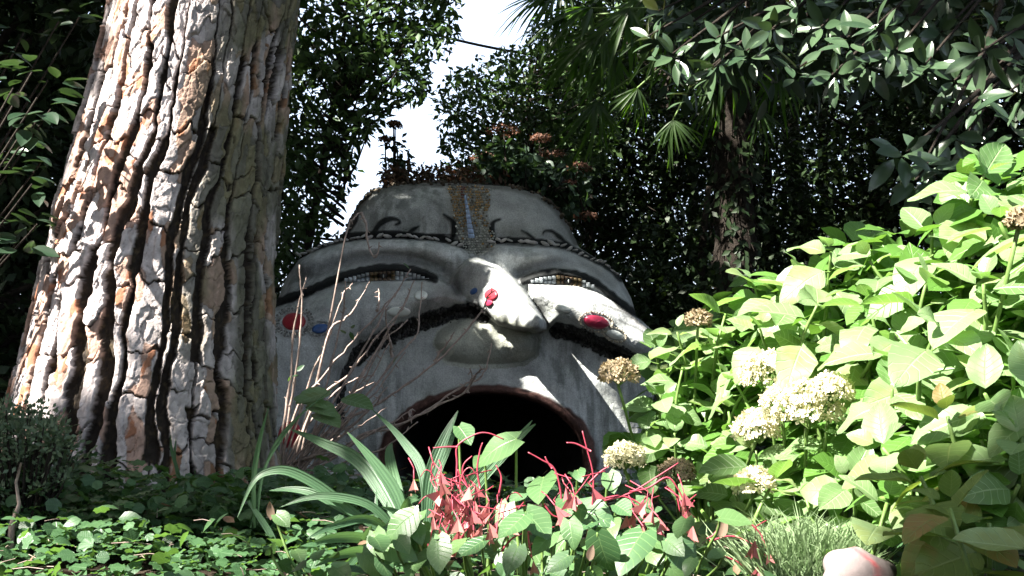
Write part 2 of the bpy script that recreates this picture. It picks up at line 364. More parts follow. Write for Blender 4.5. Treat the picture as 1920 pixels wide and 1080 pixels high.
# ------------------------------------------------------------ the big pine
YT = 4.2
tk_py = np.array([1060, 930, 780, 500, 250, 0, -300])
tk_c = np.array([268, 268, 272, 300, 342, 390, 452]); tk_h = np.array([285, 256, 246, 218, 192, 180, 168])
tkP = P(tk_c, tk_py, YT); tkR = tk_h / FPX * YT * 0.985
def trunk_at(z):
    return np.interp(z, tkP[:, 2], tkP[:, 0]), np.interp(z, tkP[:, 2], tkR)
order = np.argsort(tkP[:, 2]); tkP = tkP[order]; tkR = tkR[order]
z0, z1 = 0.95, 3.62
NR = 660
thf = np.linspace(-R(100), R(100), 470); thb = np.linspace(R(100), R(260), 60)[1:-1]
th = np.concatenate([thf, thb])              # 0 faces the camera side (-Y)
zz = np.linspace(z0, z1, NR)
TH, ZZ = np.meshgrid(th, zz); S = TH * 0.45
wx = (fbm(S * 3.5, ZZ * 1.5, 2, 3) - .5) * 0.16 + (fbm(S * 13, ZZ * 7, 4, 3) - .5) * 0.045 + (fbm(S * 45, ZZ * 30, 3, 2) - .5) * 0.012
wz = (fbm(S * 8 + 30, ZZ * 2 + 7, 6) - .5) * 0.3 + (fbm(S * 26 + 3, ZZ * 20, 8) - .5) * 0.06
CW = 0.088
uc = (S + wx - ZZ * .03) / CW + 100; ib = np.floor(uc)
bL = ib + .8 * (_h(ib, 0 * ib, 5) - .5); bR = ib + 1 + .8 * (_h(ib + 1, 0 * ib, 5) - .5)
cx_ = np.where(uc < bL, ib - 1, np.where(uc > bR, ib + 1, ib))
bd_ = np.minimum(np.abs(uc - bL), np.abs(uc - bR)) * CW
PH = 0.18
vc = (ZZ + wz) / PH + 50 + _h(cx_, 0 * cx_, 6) * 7; iv = np.floor(vc); vj = iv + .6 * (_h(cx_, iv, 7) - .5)
vj1 = iv + 1 + .6 * (_h(cx_, iv + 1, 7) - .5)
cy_ = np.where(vc < vj, iv - 1, np.where(vc > vj1, iv + 1, iv))
bz_ = np.minimum(np.abs(vc - vj), np.abs(vc - vj1)) * PH
fw = 0.003 + 0.017 * sm(.3, .7, fbm(S * 8 + 9, ZZ * 4.2, 40, 3))
vert = sm(fw - .004, fw + .005, bd_ + (fbm(S * 120, ZZ * 60, 77, 2) - .5) * .005) * (0.45 + .55 * sm(0.001, 0.006, bz_ + (fbm(S * 30, ZZ * 30, 41, 2) - .5) * .004))
vert = np.maximum(vert, .9 * sm(.57, .62, fbm(S * 7 + 3, ZZ * 3 + 5, 42, 2)) * sm(.001, .004, bd_))
# flaky layers inside a plate
f1, ax, ay = voro((S + wx * 1.6) / 0.05 + 300, (ZZ + wz * .7) / 0.12 + 80, 9, 0.95)
f2, bx, by = voro((S - wx) / 0.026 + 500, (ZZ + wz * .4) / 0.05 + 160, 13, 0.95)
lay = (_h(cx_, cy_, 20) - .5) * .018 + _h(ax, ay, 21) * 0.009 + np.floor(_h(bx, by, 22) * 2.99) * 0.0028
crack = -0.004 * (1 - sm(0.0, 0.06, f1)) - 0.002 * (1 - sm(0, .07, f2))
rough_ = (fbm(S * 90, ZZ * 60, 14, 3) - .5)
hgt = -0.033 * (1 - vert) + vert * (lay + crack + 0.002 * rough_) + (1 - vert) * 0.02 * (fbm(S * 60, ZZ * 30, 18, 3) - .5)
hgt += 0.03 * (fbm(TH * 1.2 + 5, ZZ * 1.1, 44, 2) - .5) + 0.05 * np.maximum(0, 1.45 - ZZ) * (1 + np.sin(TH * 4 + 1))
cxx, rr = trunk_at(ZZ)
RR = rr + hgt - 0.012
TV = np.stack([cxx + RR * np.sin(TH), YT + 0.0 * ZZ - RR * np.cos(TH), ZZ], -1).reshape(-1, 3)
pl = _h(cx_, cy_, 30); fl = _h(ax, ay, 31); f3 = _h(bx, by, 32)
grey = np.array([.5, .44, .43]); tan = np.array([.38, .25, .20]); rust = np.array([.30, .13, .075]); furr = np.array([.026, .019, .014]); moss_shade = np.array([.1, .098, .052])
C = grey[None, None] * (0.8 + 0.35 * f3[..., None])
C = np.where((fl + .35 * pl > 0.8)[..., None], tan * (0.85 + .3 * f3[..., None]), C)
C = np.where((fl * .6 + .5 * f3 > 0.95)[..., None], rust * (0.8 + .4 * pl[..., None]), C)
moss_shade_w = sm(0.12, .75, TH)[..., None] * (TH < 2)[..., None] * (0.35 + 0.65 * sm(.4, .6, fbm(S * 6, ZZ * 2.5, 50)))[..., None]  # olive lichen tone plus shade painted onto the trunk's right side
C = C * (1 - .88 * moss_shade_w) + (moss_shade * (0.5 + .9 * fl[..., None])) * .88 * moss_shade_w
C = C * (0.55 + 0.45 * sm(0, .05, f1))[..., None]  # flake edges darkened in the colour to draw their shading
v_ = sm(0.5, 0.9, vert + rough_ * .35)[..., None]
C = furr * (1 + 1.5 * sm(.5, .8, fbm(S * 90, ZZ * 60, 52))[..., None] * np.array([1.0, .95, .5])) * (1 - v_) + C * v_
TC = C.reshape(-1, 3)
nth = len(th)
ii, jj = np.meshgrid(np.arange(NR - 1), np.arange(nth), indexing='ij'); jn = (jj + 1) % nth
Q = np.stack([ii * nth + jj, ii * nth + jn, (ii + 1) * nth + jn, (ii + 1) * nth + jj], -1).reshape(-1, 4)
qi = ((ii) * nth + jj).reshape(-1)
isp = (vert.reshape(-1)[Q].min(1) > 0.3) & (np.abs(th[jj.reshape(-1)]) < R(99))
cid = (cx_.reshape(-1)[qi] * 1000 + cy_.reshape(-1)[qi]).astype(np.int64)
same = (cx_.reshape(-1)[Q].ptp(1) + cy_.reshape(-1)[Q].ptp(1)) == 0 if hasattr(np.ndarray, 'ptp') else (np.ptp(cx_.reshape(-1)[Q], axis=1) + np.ptp(cy_.reshape(-1)[Q], axis=1)) == 0
isp &= same
pine = thing('pine_tree', 'massive pine trunk with flaking grey and orange bark plates, sunlit down its left side', 'pine tree', None, (float(tkP[0, 0]), YT, 1.1))
po = np.array([float(tkP[0, 0]), YT, 1.1])
def sub(V, F, C):
    u, inv = np.unique(F.reshape(-1), return_inverse=True); return V[u], inv.reshape(F.shape), C[u]
keep = ~isp
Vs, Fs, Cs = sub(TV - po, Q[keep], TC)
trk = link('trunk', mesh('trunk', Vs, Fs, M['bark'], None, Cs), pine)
ids, cnt = np.unique(cid[isp], return_counts=True); ids = ids[np.argsort(-cnt)]
for k, c in enumerate(ids[:290]):
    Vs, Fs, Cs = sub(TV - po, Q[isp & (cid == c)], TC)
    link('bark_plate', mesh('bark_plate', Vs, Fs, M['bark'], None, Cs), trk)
rest = isp & ~np.isin(cid, ids[:290])
if rest.any():
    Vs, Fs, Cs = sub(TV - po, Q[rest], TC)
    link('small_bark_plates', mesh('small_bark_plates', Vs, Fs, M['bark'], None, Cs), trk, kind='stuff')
# upper trunk, out of the picture, with limbs and a crown that help to shade the garden
mb = MB()
zt = np.linspace(3.56, 11.5, 30); k_ = (zt - 3.56) / 8
tx = trunk_at(3.6)[0] + 0.35 * (zt - 3.6) * .5; tube(mb, np.stack([tx, YT + 0 * zt, zt], -1) - po, (trunk_at(3.6)[1] - .03) * (1 - .6 * k_), 28, (.14, .1, .08))
for k in range(11):
    a = k * 2.4; zb = 7.2 + k * .4; b = np.array([np.interp(zb, zt, tx), YT, zb]); L_ = 2.2 + rng.rand() * 1.6
    q = np.array([b + np.array([math.cos(a), math.sin(a), .25 + .15 * s_]) * L_ * s_ for s_ in np.linspace(0, 1, 6)])
    tube(mb, q - po, np.linspace(.11, .03, 6), 7, (.14, .1, .08))
link('upper_trunk', mb.mesh('upper_trunk', M['bark']), pine)

# ------------------------------------------------------------ the great head
YF = 8.7
Op = np.array([(400, 985), (400, 760), (425, 640), (470, 590), (520, 562), (537, 520), (560, 487), (600, 464), (640, 446), (652, 425), (672, 388), (693, 362), (740, 347), (800, 343), (860, 343), (960, 350), (1010, 364), (1045, 392), (1070, 430), (1086, 464), (1140, 498), (1165, 524), (1184, 560), (1193, 592), (1226, 622), (1250, 680), (1262, 760), (1268, 840), (1264, 985)], float)
EB = [(350, 1100), (350, 700), (470, 590), (520, 545), (537, 520), (560, 487), (600, 464), (640, 450), (740, 447), (800, 449), (862, 462), (893, 478), (930, 458), (1040, 466), (1090, 480), (1140, 500), (1165, 526), (1184, 560), (1240, 640), (1330, 760), (1330, 1100)]
CL = [(350, 680), (420, 620), (520, 575), (600, 547), (660, 530), (720, 524), (790, 526), (820, 523), (848, 532), (880, 560), (875, 578), (850, 580), (780, 604), (715, 630), (660, 672), (640, 720), (610, 800), (540, 870), (350, 900)]
CR = [(990, 533), (1040, 534), (1080, 536), (1120, 548), (1160, 572), (1195, 596), (1240, 628), (1300, 720), (1230, 688), (1150, 656), (1085, 630), (1028, 610), (1018, 590), (995, 560)]
NO = [(880, 484), (905, 482), (935, 497), (965, 522), (992, 555), (1012, 585), (1025, 605), (1023, 618), (1005, 623), (968, 619), (935, 609), (912, 592), (892, 577), (868, 566), (845, 556), (835, 540), (848, 515), (864, 497)]
BU = [(810, 645), (818, 622), (845, 600), (885, 585), (930, 590), (1000, 612), (1016, 635), (1010, 668), (985, 686), (940, 692), (880, 692), (835, 684)]
MC, MR = (915, 862), (178, 122)
band_l = [(520, 655), (560, 640)]
BANDS = [([(668, 672), (690, 650), (740, 626), (790, 606), (840, 590), (880, 582), (905, 592)], 15),
         ([(1044, 620), (1070, 624), (1110, 640), (1160, 664), (1210, 690), (1240, 715)], 15),
         ([(1236, 735), (1232, 780), (1224, 812)], 9),
         ([(640, 800), (640, 740), (648, 695), (672, 665)], 6),
         ([(500, 574), (560, 553), (600, 536), (640, 519), (690, 506), (740, 503), (780, 508), (815, 522)], 8.5),
         ([(982, 526), (1010, 516), (1050, 511), (1090, 518), (1120, 533), (1150, 557), (1178, 580), (1194, 594)], 8),
         ([(560, 478), (600, 462), (640, 450), (690, 443), (760, 443), (830, 448), (872, 462)], 6),
         ([(922, 452), (960, 450), (1020, 455), (1060, 462), (1100, 480), (1140, 500), (1164, 524)], 6),
         ([(640, 440), (680, 438), (740, 436), (800, 440), (852, 440)], 4),
         ([(702, 434), (712, 420), (728, 411), (744, 411), (750, 417), (742, 421)], 5),
         ([(765, 438), (775, 430), (785, 424)], 4),
         ([(850, 442), (852, 430), (848, 414), (832, 402)], 5),
         ([(926, 448), (922, 430), (926, 416), (938, 411)], 5),
         ([(940, 448), (1000, 452), (992, 440), (978, 432)], 4),
         ([(1070, 462), (1050, 445), (1036, 434), (1022, 433), (1018, 438)], 4),
         ([(655, 432), (668, 412), (672, 398)], 4)]
st = 2.2
fx = np.arange(392, 1276, st); fy = np.arange(336, 990, st)
FX, FY = np.meshgrid(fx, fy)
def face_parts(X, Y_):
    o = sdp(X, Y_, Op); dome = lambda s, r: np.sqrt(np.clip(1 - (1 - np.clip(s / r, 0, 1)) ** 2, 0, 1))
    nose_l = [(890, 486), (930, 510), (975, 555), (1012, 600)]
    nd_, ntt = pdist(X, Y_, nose_l)
    rel = 0.40 * dome(np.maximum(o, 0), 110) + 0.0006 * np.minimum(o, 0)
    rel += 0.05 + 0.17 * dome(sdp(X, Y_, EB), 22) * (sdp(X, Y_, EB) > 0)
    # eye sockets and lids
    for ln, amp in (([(560, 520), (640, 492), (720, 480), (790, 488), (830, 505)], .1), ([(975, 512), (1040, 492), (1100, 500), (1150, 530)], .07)):
        d, _ = pdist(X, Y_, ln); rel -= amp * np.exp(-(d / 13) ** 2)
    for ln, w_ in ((BANDS[4][0], 8), (BANDS[5][0], 8)):
        d, _ = pdist(X, Y_ , ln); rel += 0.075 * np.exp(-(d / w_) ** 2)
    rel -= 0.05 * np.clip(sdp(X, Y_, [(640, 528), (690, 511), (740, 507), (800, 513), (815, 524), (760, 529)]) / 4, 0, 1)
    rel -= 0.05 * np.clip(sdp(X, Y_, [(990, 531), (1010, 521), (1050, 516), (1090, 523), (1118, 540), (1080, 536)]) / 4, 0, 1)
    s = sdp(X, Y_, CL); rel += (0.30 * dome(s, 62)) * (s > 0)
    s = sdp(X, Y_, CR); rel += (0.34 * dome(s, 46)) * (s > 0)
    # muzzle bulges a little round the mouth
    d = np.hypot((X - MC[0]) / MR[0], (Y_ - MC[1]) / MR[1])
    rel += 0.12 * sm(2.1, 1.1, d) * (Y_ > 600)
    s = sdp(X, Y_, BU); b = dome(s, 48); rel = np.maximum(rel, np.where(s > 0, 0.50 + 0.34 * b, -9)) if True else rel
    s = sdp(X, Y_, NO)
    ridge = np.sqrt(np.clip(1 - (nd_ / 82) ** 2, 0, 1))
    side = X - np.interp(Y_, [486, 510, 555, 600], [890, 930, 975, 1012])
    hn = 0.62 + 0.12 * ntt + 0.62 * ntt ** 1.2 * ridge + 0.16 * ridge - np.where(side > 0, 0.010 * side, 0)
    rel = np.maximum(rel, np.where(s > 0, hn * (0.82 + 0.18 * dome(s, 10)), -9))
    # rim of the mouth
    rr_ = (d - 1) * 150
    rel += 0.07 * np.exp(-((rr_ - 12) / 11) ** 2)
    rel -= 0.30 * np.clip((6 - rr_) / 10, 0, 1) ** 2
    rel += 0.02 * (fbm(X / 28, Y_ / 28, 61) - .5) + 0.012 * (fbm(X / 7, Y_ / 7, 63) - .5)
    return rel, o, d
rel, oo, md = face_parts(FX, FY)
gx_, gy_ = np.gradient(oo, st, axis=1), np.gradient(oo, st, axis=0); gl = np.maximum(np.hypot(gx_, gy_), .3)
snap = (oo < 0) & (oo > -3.4)
FXs = np.where(snap, FX - oo * gx_ / gl, FX); FYs = np.where(snap, FY - oo * gy_ / gl, FY)
gmx = (FX - MC[0]) / MR[0]; gmy = (FY - MC[1]) / MR[1]; snm = (md < 1) & (md > 0.965)
FXs = np.where(snm, MC[0] + gmx / md * MR[0], FXs); FYs = np.where(snm, MC[1] + gmy / md * MR[1], FYs)
base = np.array([.5, .52, .515]); Cc = np.ones(FX.shape + (3,)) * base
Cc *= (0.9 + .25 * fbm(FX / 60, FY / 40, 71))[..., None]
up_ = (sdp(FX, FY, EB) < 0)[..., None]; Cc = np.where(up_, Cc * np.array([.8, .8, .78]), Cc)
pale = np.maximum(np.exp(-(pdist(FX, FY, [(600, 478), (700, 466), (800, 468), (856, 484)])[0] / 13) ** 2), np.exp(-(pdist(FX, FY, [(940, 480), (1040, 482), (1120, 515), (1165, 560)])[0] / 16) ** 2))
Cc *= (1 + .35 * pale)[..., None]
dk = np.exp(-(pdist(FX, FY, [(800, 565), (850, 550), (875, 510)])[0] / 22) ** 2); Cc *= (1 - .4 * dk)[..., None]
skt = np.zeros(FX.shape)
for ln in ([(560, 520), (640, 492), (720, 480), (790, 488), (850, 515), (860, 545)], [(975, 512), (1040, 492), (1100, 500), (1150, 530)]):
    d, _ = pdist(FX, FY, ln); skt = np.maximum(skt, np.exp(-(d / 12) ** 2))
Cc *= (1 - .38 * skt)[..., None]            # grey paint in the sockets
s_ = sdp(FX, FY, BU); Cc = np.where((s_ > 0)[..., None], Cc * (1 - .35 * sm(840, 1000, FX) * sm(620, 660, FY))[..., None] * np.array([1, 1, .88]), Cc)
for k, (ln, w_) in enumerate(BANDS):
    d, t_ = pdist(FX, FY, smooth(ln, 4) if len(ln) > 2 else ln)
    ww = w_ * (0.8 + .4 * vn(FX / 9, FY / 9, 80 + k)) * (1 if k < 8 else np.clip(1.6 - 1.2 * t_, .35, 1))
    f = sm(ww + 1.5, ww - 1.5, d)[..., None]; Cc = Cc * (1 - f) + np.array([.022, .024, .024]) * f
    rel += 0.018 * f[..., 0] * (k > 7)
rr_ = (md - 1) * 150; f = (sm(26, 21, rr_ + 6 * (vn(FX / 12, FY / 12, 95) - .5)))[..., None]
Cc = Cc * (1 - f) + np.array([.12, .062, .052]) * (0.6 + .9 * fbm(FX / 6, FY / 6, 97))[..., None] * f
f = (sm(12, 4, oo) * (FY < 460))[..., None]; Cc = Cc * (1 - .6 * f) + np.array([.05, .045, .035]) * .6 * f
# white brush strokes on the cheeks
for ln, w_ in (([(1140, 585), (1180, 598), (1222, 622)], 2.5), ([(1150, 575), (1190, 596), (1220, 616)], 2), ([(576, 598), (600, 586), (622, 574)], 2.2), ([(585, 603), (615, 592), (636, 578)], 2.2), ([(590, 611), (620, 604)], 2.2)):
    d, _ = pdist(FX, FY, ln); f = sm(w_ + 1, w_ - 1, d)[..., None] * .8; Cc = Cc * (1 - f) + .6 * f
for ln in ([(1130, 570), (1180, 590), (1224, 628)], [(1160, 600), (1200, 618), (1226, 640)]):
    d, _ = pdist(FX, FY, ln); f = sm(3, 1, d)[..., None] * .6; Cc = Cc * (1 - f) + .05 * f
FP = P(FXs, FYs, YF - rel)
head = thing('giant_face_grotto', 'giant grey concrete face with a beaked nose and a dark gaping mouth', 'sculpture', None, (-.2, YF, .8))
ho = np.array([-.2, YF, .8])
n2 = len(fx); ii, jj = np.meshgrid(np.arange(len(fy) - 1), np.arange(len(fx) - 1), indexing='ij')
Q = np.stack([(ii + 1) * n2 + jj, (ii + 1) * n2 + jj + 1, ii * n2 + jj + 1, ii * n2 + jj], -1).reshape(-1, 4)
ok = (oo.reshape(-1)[Q].min(1) > -3.4) & (md.reshape(-1)[Q].min(1) > 0.965)
Vs, Fs, Cs = sub(FP.reshape(-1, 3) - ho, Q[ok], Cc.reshape(-1, 3))
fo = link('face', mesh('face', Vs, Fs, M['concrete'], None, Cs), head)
def relat(px, py):
    a = np.clip((np.asarray(px, float) - fx[0]) / st, 0, len(fx) - 1.01); b = np.clip((np.asarray(py, float) - fy[0]) / st, 0, len(fy) - 1.01)
    i_ = b.astype(int); j_ = a.astype(int); u = a - j_; v = b - i_
    return (rel[i_, j_] * (1 - u) + rel[i_, j_ + 1] * u) * (1 - v) + (rel[i_ + 1, j_] * (1 - u) + rel[i_ + 1, j_ + 1] * u) * v
def pf(px, py, off=0.0): return P(px, py, YF - relat(px, py) - off)
# back of the head and the cave behind the mouth
o2 = smooth(np.vstack([Op]), 3); r0 = P(o2[:, 0], o2[:, 1], YF - 0.04); cen = np.array([-.2, YF, 1.6])
rings = [r0]
for dy, sc_ in ((.25, 1.0), (.9, .97), (1.7, .86), (2.4, .62), (2.8, .2)):
    q = r0.copy(); q[:, 0] = cen[0] + (q[:, 0] - cen[0]) * sc_; q[:, 2] = .5 + (q[:, 2] - .5) * sc_; q[:, 1] = YF + dy; rings.append(q)
V = np.vstack(rings) - ho; n = len(o2); i = np.arange(len(rings) - 1)[:, None] * n; j = np.arange(n - 1)[None]
link('back_of_head', mesh('back_of_head', V, np.stack([i + j, i + j + 1, i + n + j + 1, i + n + j], -1).reshape(-1, 4), M['concrete'], None, np.ones((len(V), 3)) * .22), head)
a = np.linspace(0, 2 * math.pi, 72, endpoint=False); mx_ = MC[0] + MR[0] * np.cos(a) * 1.0; my_ = MC[1] + MR[1] * np.sin(a)
r0 = P(mx_, my_, YF - relat(np.clip(mx_, 395, 1270), np.clip(my_, 340, 985)) + .0)
rings = [r0]
for dy, sc_ in ((.35, 1.04), (1.2, 1.0), (2.1, .8), (2.3, .1)):
    q = r0.copy(); c0 = r0.mean(0); q = c0 + (q - c0) * sc_; q[:, 1] = YF + dy - .4; rings.append(q)
V = np.vstack(rings) - ho; n = 72; i = np.arange(len(rings) - 1)[:, None] * n; j = np.arange(n)[None]
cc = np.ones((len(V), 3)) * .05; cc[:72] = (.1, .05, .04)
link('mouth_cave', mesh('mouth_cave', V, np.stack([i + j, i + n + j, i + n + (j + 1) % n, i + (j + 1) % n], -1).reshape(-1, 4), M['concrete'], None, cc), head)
def patch(name, c, r, th_, mat, rot=0.0, poly=None, parent=head, n=28, label=None):
    a = np.linspace(0, 2 * math.pi, n, endpoint=False); V = []; K = 5
    wob = 1 + .06 * (vn(np.cos(a) * 2 + c[0], np.sin(a) * 2 + c[1], 7) - .5)
    for k in range(K + 1):
        q = 1 - k / K; ex = r[0] * np.cos(a) * q * wob; ey = r[1] * np.sin(a) * q * wob
        x = c[0] + ex * math.cos(rot) - ey * math.sin(rot); y = c[1] + ex * math.sin(rot) + ey * math.cos(rot)
        V.append(pf(x, y, -0.02 if k == 0 else th_ * math.sqrt(1 - q * q * .85) + .004))
    V = np.vstack(V) - ho; i = np.arange(K)[:, None] * n; j = np.arange(n)[None]
    o = link(name, mesh(name, V, np.stack([i + j, i + n + j, i + n + (j + 1) % n, i + (j + 1) % n], -1).reshape(-1, 4), mat), parent)
    if label: o['label'] = label
    return o
patch('disc', (551, 603), (24, 18), .03, M['red'], -.1, label='red disc on the left cheek')
patch('disc', (543, 815), (24, 28), .03, M['red'], .2, label='dark red disc low on the left jaw')
patch('disc', (600, 616), (17, 10), .03, M['blue'], -.2, label='blue disc')
patch('disc', (748, 585), (24, 11), .03, M['white'], 0, label='white oval disc below the left eye')
patch('disc', (789, 554), (14, 10), .03, M['white'], -.1, label='small white disc')
patch('disc', (1118, 604), (27, 14), .035, M['pinkred'], .22, label='crimson oval disc on the right cheek')
patch('disc', (1152, 627), (19, 9), .03, M['white'], .35, label='cream oval disc')
patch('disc', (1054, 578), (19, 8), .03, M['white'], .3, label='white disc beside the nose')
patch('disc', (921, 552), (14, 12), .03, M['red'], -.3, label='red disc on the nose')
patch('disc', (916, 568), (9, 7), .03, M['pinkred'], -.3)
patch('disc', (888, 546), (9, 6), .025, M['blue'], -.7, label='blue disc on the nose')
# eyes
for (cx0, cy0, rx, ry, x0, x1, arc) in ((718, 518, 11, 7, 645, 805, BANDS[4][0]), (1065, 527, 10, 7, 995, 1112, BANDS[5][0])):
    mb = MB(); xs = np.arange(x0, x1, 8.0)
    ay_ = lambda x: np.interp(x, [p[0] for p in arc], [p[1] for p in arc])
    low = (lambda x: np.interp(x, [640, 720, 815], [530, 527, 523])) if cx0 < 900 else (lambda x: np.interp(x, [990, 1060, 1118], [531, 534, 541]))
    for x in xs:
        lo = float(low(x + 4)); hi = float(ay_(x + 4)) + 5; nrow = max(1, int((lo - hi) / 6))
        for r_ in range(nrow):
            ya = hi + (lo - hi) * r_ / nrow; yb = hi + (lo - hi) * (r_ + 1) / nrow - .9
            if yb - ya < 1: continue
            d_ = abs(x + 4 - cx0)
            col = (.55, .6, .63) if d_ > 22 else ((.2, .15, .08) if d_ > 12 else (.12, .08, .05))
            col = np.array(col) * (0.8 + .3 * rng.rand())
            q = [(x + .5, ya), (x + 7.2, ya), (x + 7.2, yb), (x + .5, yb)]
            V = np.vstack([pf(*zip(*q), .035), pf(*zip(*q), -.01)]) - ho
            mb.add(V, np.array([(0, 3, 2, 1), (0, 1, 5, 4), (1, 2, 6, 5), (2, 3, 7, 6), (3, 0, 4, 7)]), None, col)
    e = link('eye', mb.mesh('eye', M['mosaic'], False), head); e['kind'] = 'stuff'
    pu = patch('pupil', (cx0, cy0), (rx, ry), .075, M['black'])
    patch('eye_highlight', (cx0 + 1, cy0), (1.6, 4), .12, M['white'])
# stones along the brow
from functools import lru_cache
stone_me = []
for k in range(8):
    mb = MB(); blob(mb, (0, 0, 0), 1, 8, 5, k, None, .35, (1, .7, .62)); stone_me.append(mb.mesh('brow_stone', M['stone']))
for ln in (BANDS[6][0], BANDS[7][0]):
    s_ = smooth(ln, 8); L = np.r_[0, np.cumsum(np.hypot(*np.diff(s_, axis=0).T))]; t = 0.0
    while t < L[-1]:
        x = np.interp(t, L, s_[:, 0]); y = np.interp(t, L, s_[:, 1])
        edge = 1.0 if (x < 640 or x > 1090) else 0.0
        if rng.rand() < .78 + edge:
            r = (5.0 + 3 * rng.rand()) / FPX * 8.3
            o = link('brow_stone', stone_me[rng.randint(8)], head, tuple(pf(x, y + rng.uniform(-2, 2), .03) - ho))
            o.rotation_euler = (rng.uniform(-.4, .4), rng.uniform(-.6, .6) , rng.uniform(-.5, .5)); o.scale = (r * 1.25, r, r * rng.uniform(.55, .85))
        t += rng.uniform(9, 14)
# mosaic panel on the forehead
MP = [(838, 350), (870, 345), (921, 352), (919, 380), (914, 410), (922, 432), (934, 446), (928, 464), (896, 480), (868, 470), (858, 446), (852, 415), (846, 380)]
mb = MB()
for r_ in range(0, 28):
    for c_ in range(0, 22):
        x = 836 + c_ * 4.8 + (r_ % 2) * 2.4 + rng.uniform(-1, 1); y = 345 + r_ * 4.9 + rng.uniform(-1, 1)
        if not inpoly(np.array([x]), np.array([y]), MP)[0]: continue
        if abs(x - np.interp(y, [350, 440], [870, 884])) < np.interp(y, [370, 440], [2.5, 6.5]) and 366 < y < 446: continue
        g = sm(395, 440, y) + .4 * rng.rand(); gold = np.array([.36, .23, .09]) * (0.55 + .9 * rng.rand()); wh = np.array([.4, .42, .38]) * (0.6 + .6 * rng.rand())
        col = wh if rng.rand() < g * .8 else (gold if rng.rand() < .8 else np.array([.13, .12, .09]))
        if abs(x - 868) < 4 and y < 372: col = np.array([.16, .05, .04])
        a = np.linspace(0, 2 * math.pi, 5, endpoint=False) + rng.rand() * 6; rr = 2.25 * (0.8 + .35 * rng.rand(5))
        qx = x + rr * np.cos(a) * 1.05; qy = y + rr * np.sin(a)
        V = np.vstack([pf(qx, qy, .024), pf(qx, qy, -.01)]) - ho
        mb.add(V, [np.array([(0, 1, 2), (0, 2, 3), (0, 3, 4)])[:, ::-1], np.array([(k, (k + 1) % 5, 5 + (k + 1) % 5, 5 + k) for k in range(5)])], None, col)
link('mosaic_panel', mb.mesh('mosaic_panel', M['mosaic'], False), head, kind='stuff')
for k in range(9):
    ya = 366 + k * 9.0; yb = ya + 8; xa = np.interp(ya, [366, 447], [872, 884.5]); w1 = np.interp(ya, [366, 447], [1.6, 6.2]); w2 = np.interp(yb, [366, 447], [1.6, 6.2])
    q = [(xa - w1, ya), (xa + w1, ya), (xa + w2 + 1.2, yb), (xa - w2 + 1.2, yb)]
    V = np.vstack([pf(*zip(*q), .04), pf(*zip(*q), -.01)]) - ho
    link('blue_tile', mesh('blue_tile', V, np.array([(0, 3, 2, 1), (0, 1, 5, 4), (1, 2, 6, 5), (2, 3, 7, 6), (3, 0, 4, 7)]), M['paleblue'], smooth_=False), head)
# dark pebbles pressed into the black bands, small pale stones round the discs
mb = MB()
for k, (ln, w_) in enumerate(BANDS[:4]):
    s_ = smooth(ln, 6); L = np.r_[0, np.cumsum(np.hypot(*np.diff(s_, axis=0).T))]
    for _ in range(int(L[-1] * 1.9)):
        t = rng.uniform(0, L[-1]); x = np.interp(t, L, s_[:, 0]) + rng.uniform(-w_, w_) * .9; y = np.interp(t, L, s_[:, 1]) + rng.uniform(-w_, w_) * .9
        g = .02 + .07 * rng.rand() ** 3; blob(mb, pf(x, y, .005) - ho, (1.8 + 2.2 * rng.rand()) / FPX * 8.2, 5, 3, rng.randint(99), (g, g, g * .95), .3)
def ringst(c, r, rot, n, col):
    for a in np.linspace(0, 2 * math.pi, n, endpoint=False):
        ex, ey = r[0] * math.cos(a), r[1] * math.sin(a); x = c[0] + ex * math.cos(rot) - ey * math.sin(rot); y = c[1] + ex * math.sin(rot) + ey * math.cos(rot)
        g = np.array(col) * (.5 + .8 * rng.rand()); blob(mb, pf(x + rng.uniform(-.6, .6), y + rng.uniform(-.6, .6), .012) - ho, rng.uniform(1.9, 2.7) / FPX * 8.2, 6, 4, rng.randint(99), g, .2)
ringst((1118, 604), (31, 18), .22, 34, (.5, .45, .36)); ringst((1152, 627), (23, 12.5), .35, 28, (.5, .45, .36))
for q in range(3): ringst((551, 603), (28 + q * 4, 22 + q * 3), -.1, 32, (.35, .35, .33))
ringst((600, 616), (20, 13), -.2, 22, (.4, .4, .38))
link('set_pebbles', mb.mesh('set_pebbles', M['pebble']), head, kind='stuff')
# thin crust of soil and moss along the top edge
mb = MB()
for _ in range(420):
    k = rng.randint(9, 18); t = rng.rand(); q = Op[k] * (1 - t) + Op[k + 1] * t
    blob(mb, P(q[0] + rng.uniform(-2, 2), q[1] + rng.uniform(-3, 4), YF - .12 + rng.uniform(-.06, .5)) - ho, rng.uniform(.005, .02), 6, 4, rng.randint(99), np.array([.07, .055, .035]) * rng.uniform(.4, 1.3), .5)
link('soil_crust', mb.mesh('soil_crust', M['pebble']), head, kind='stuff')
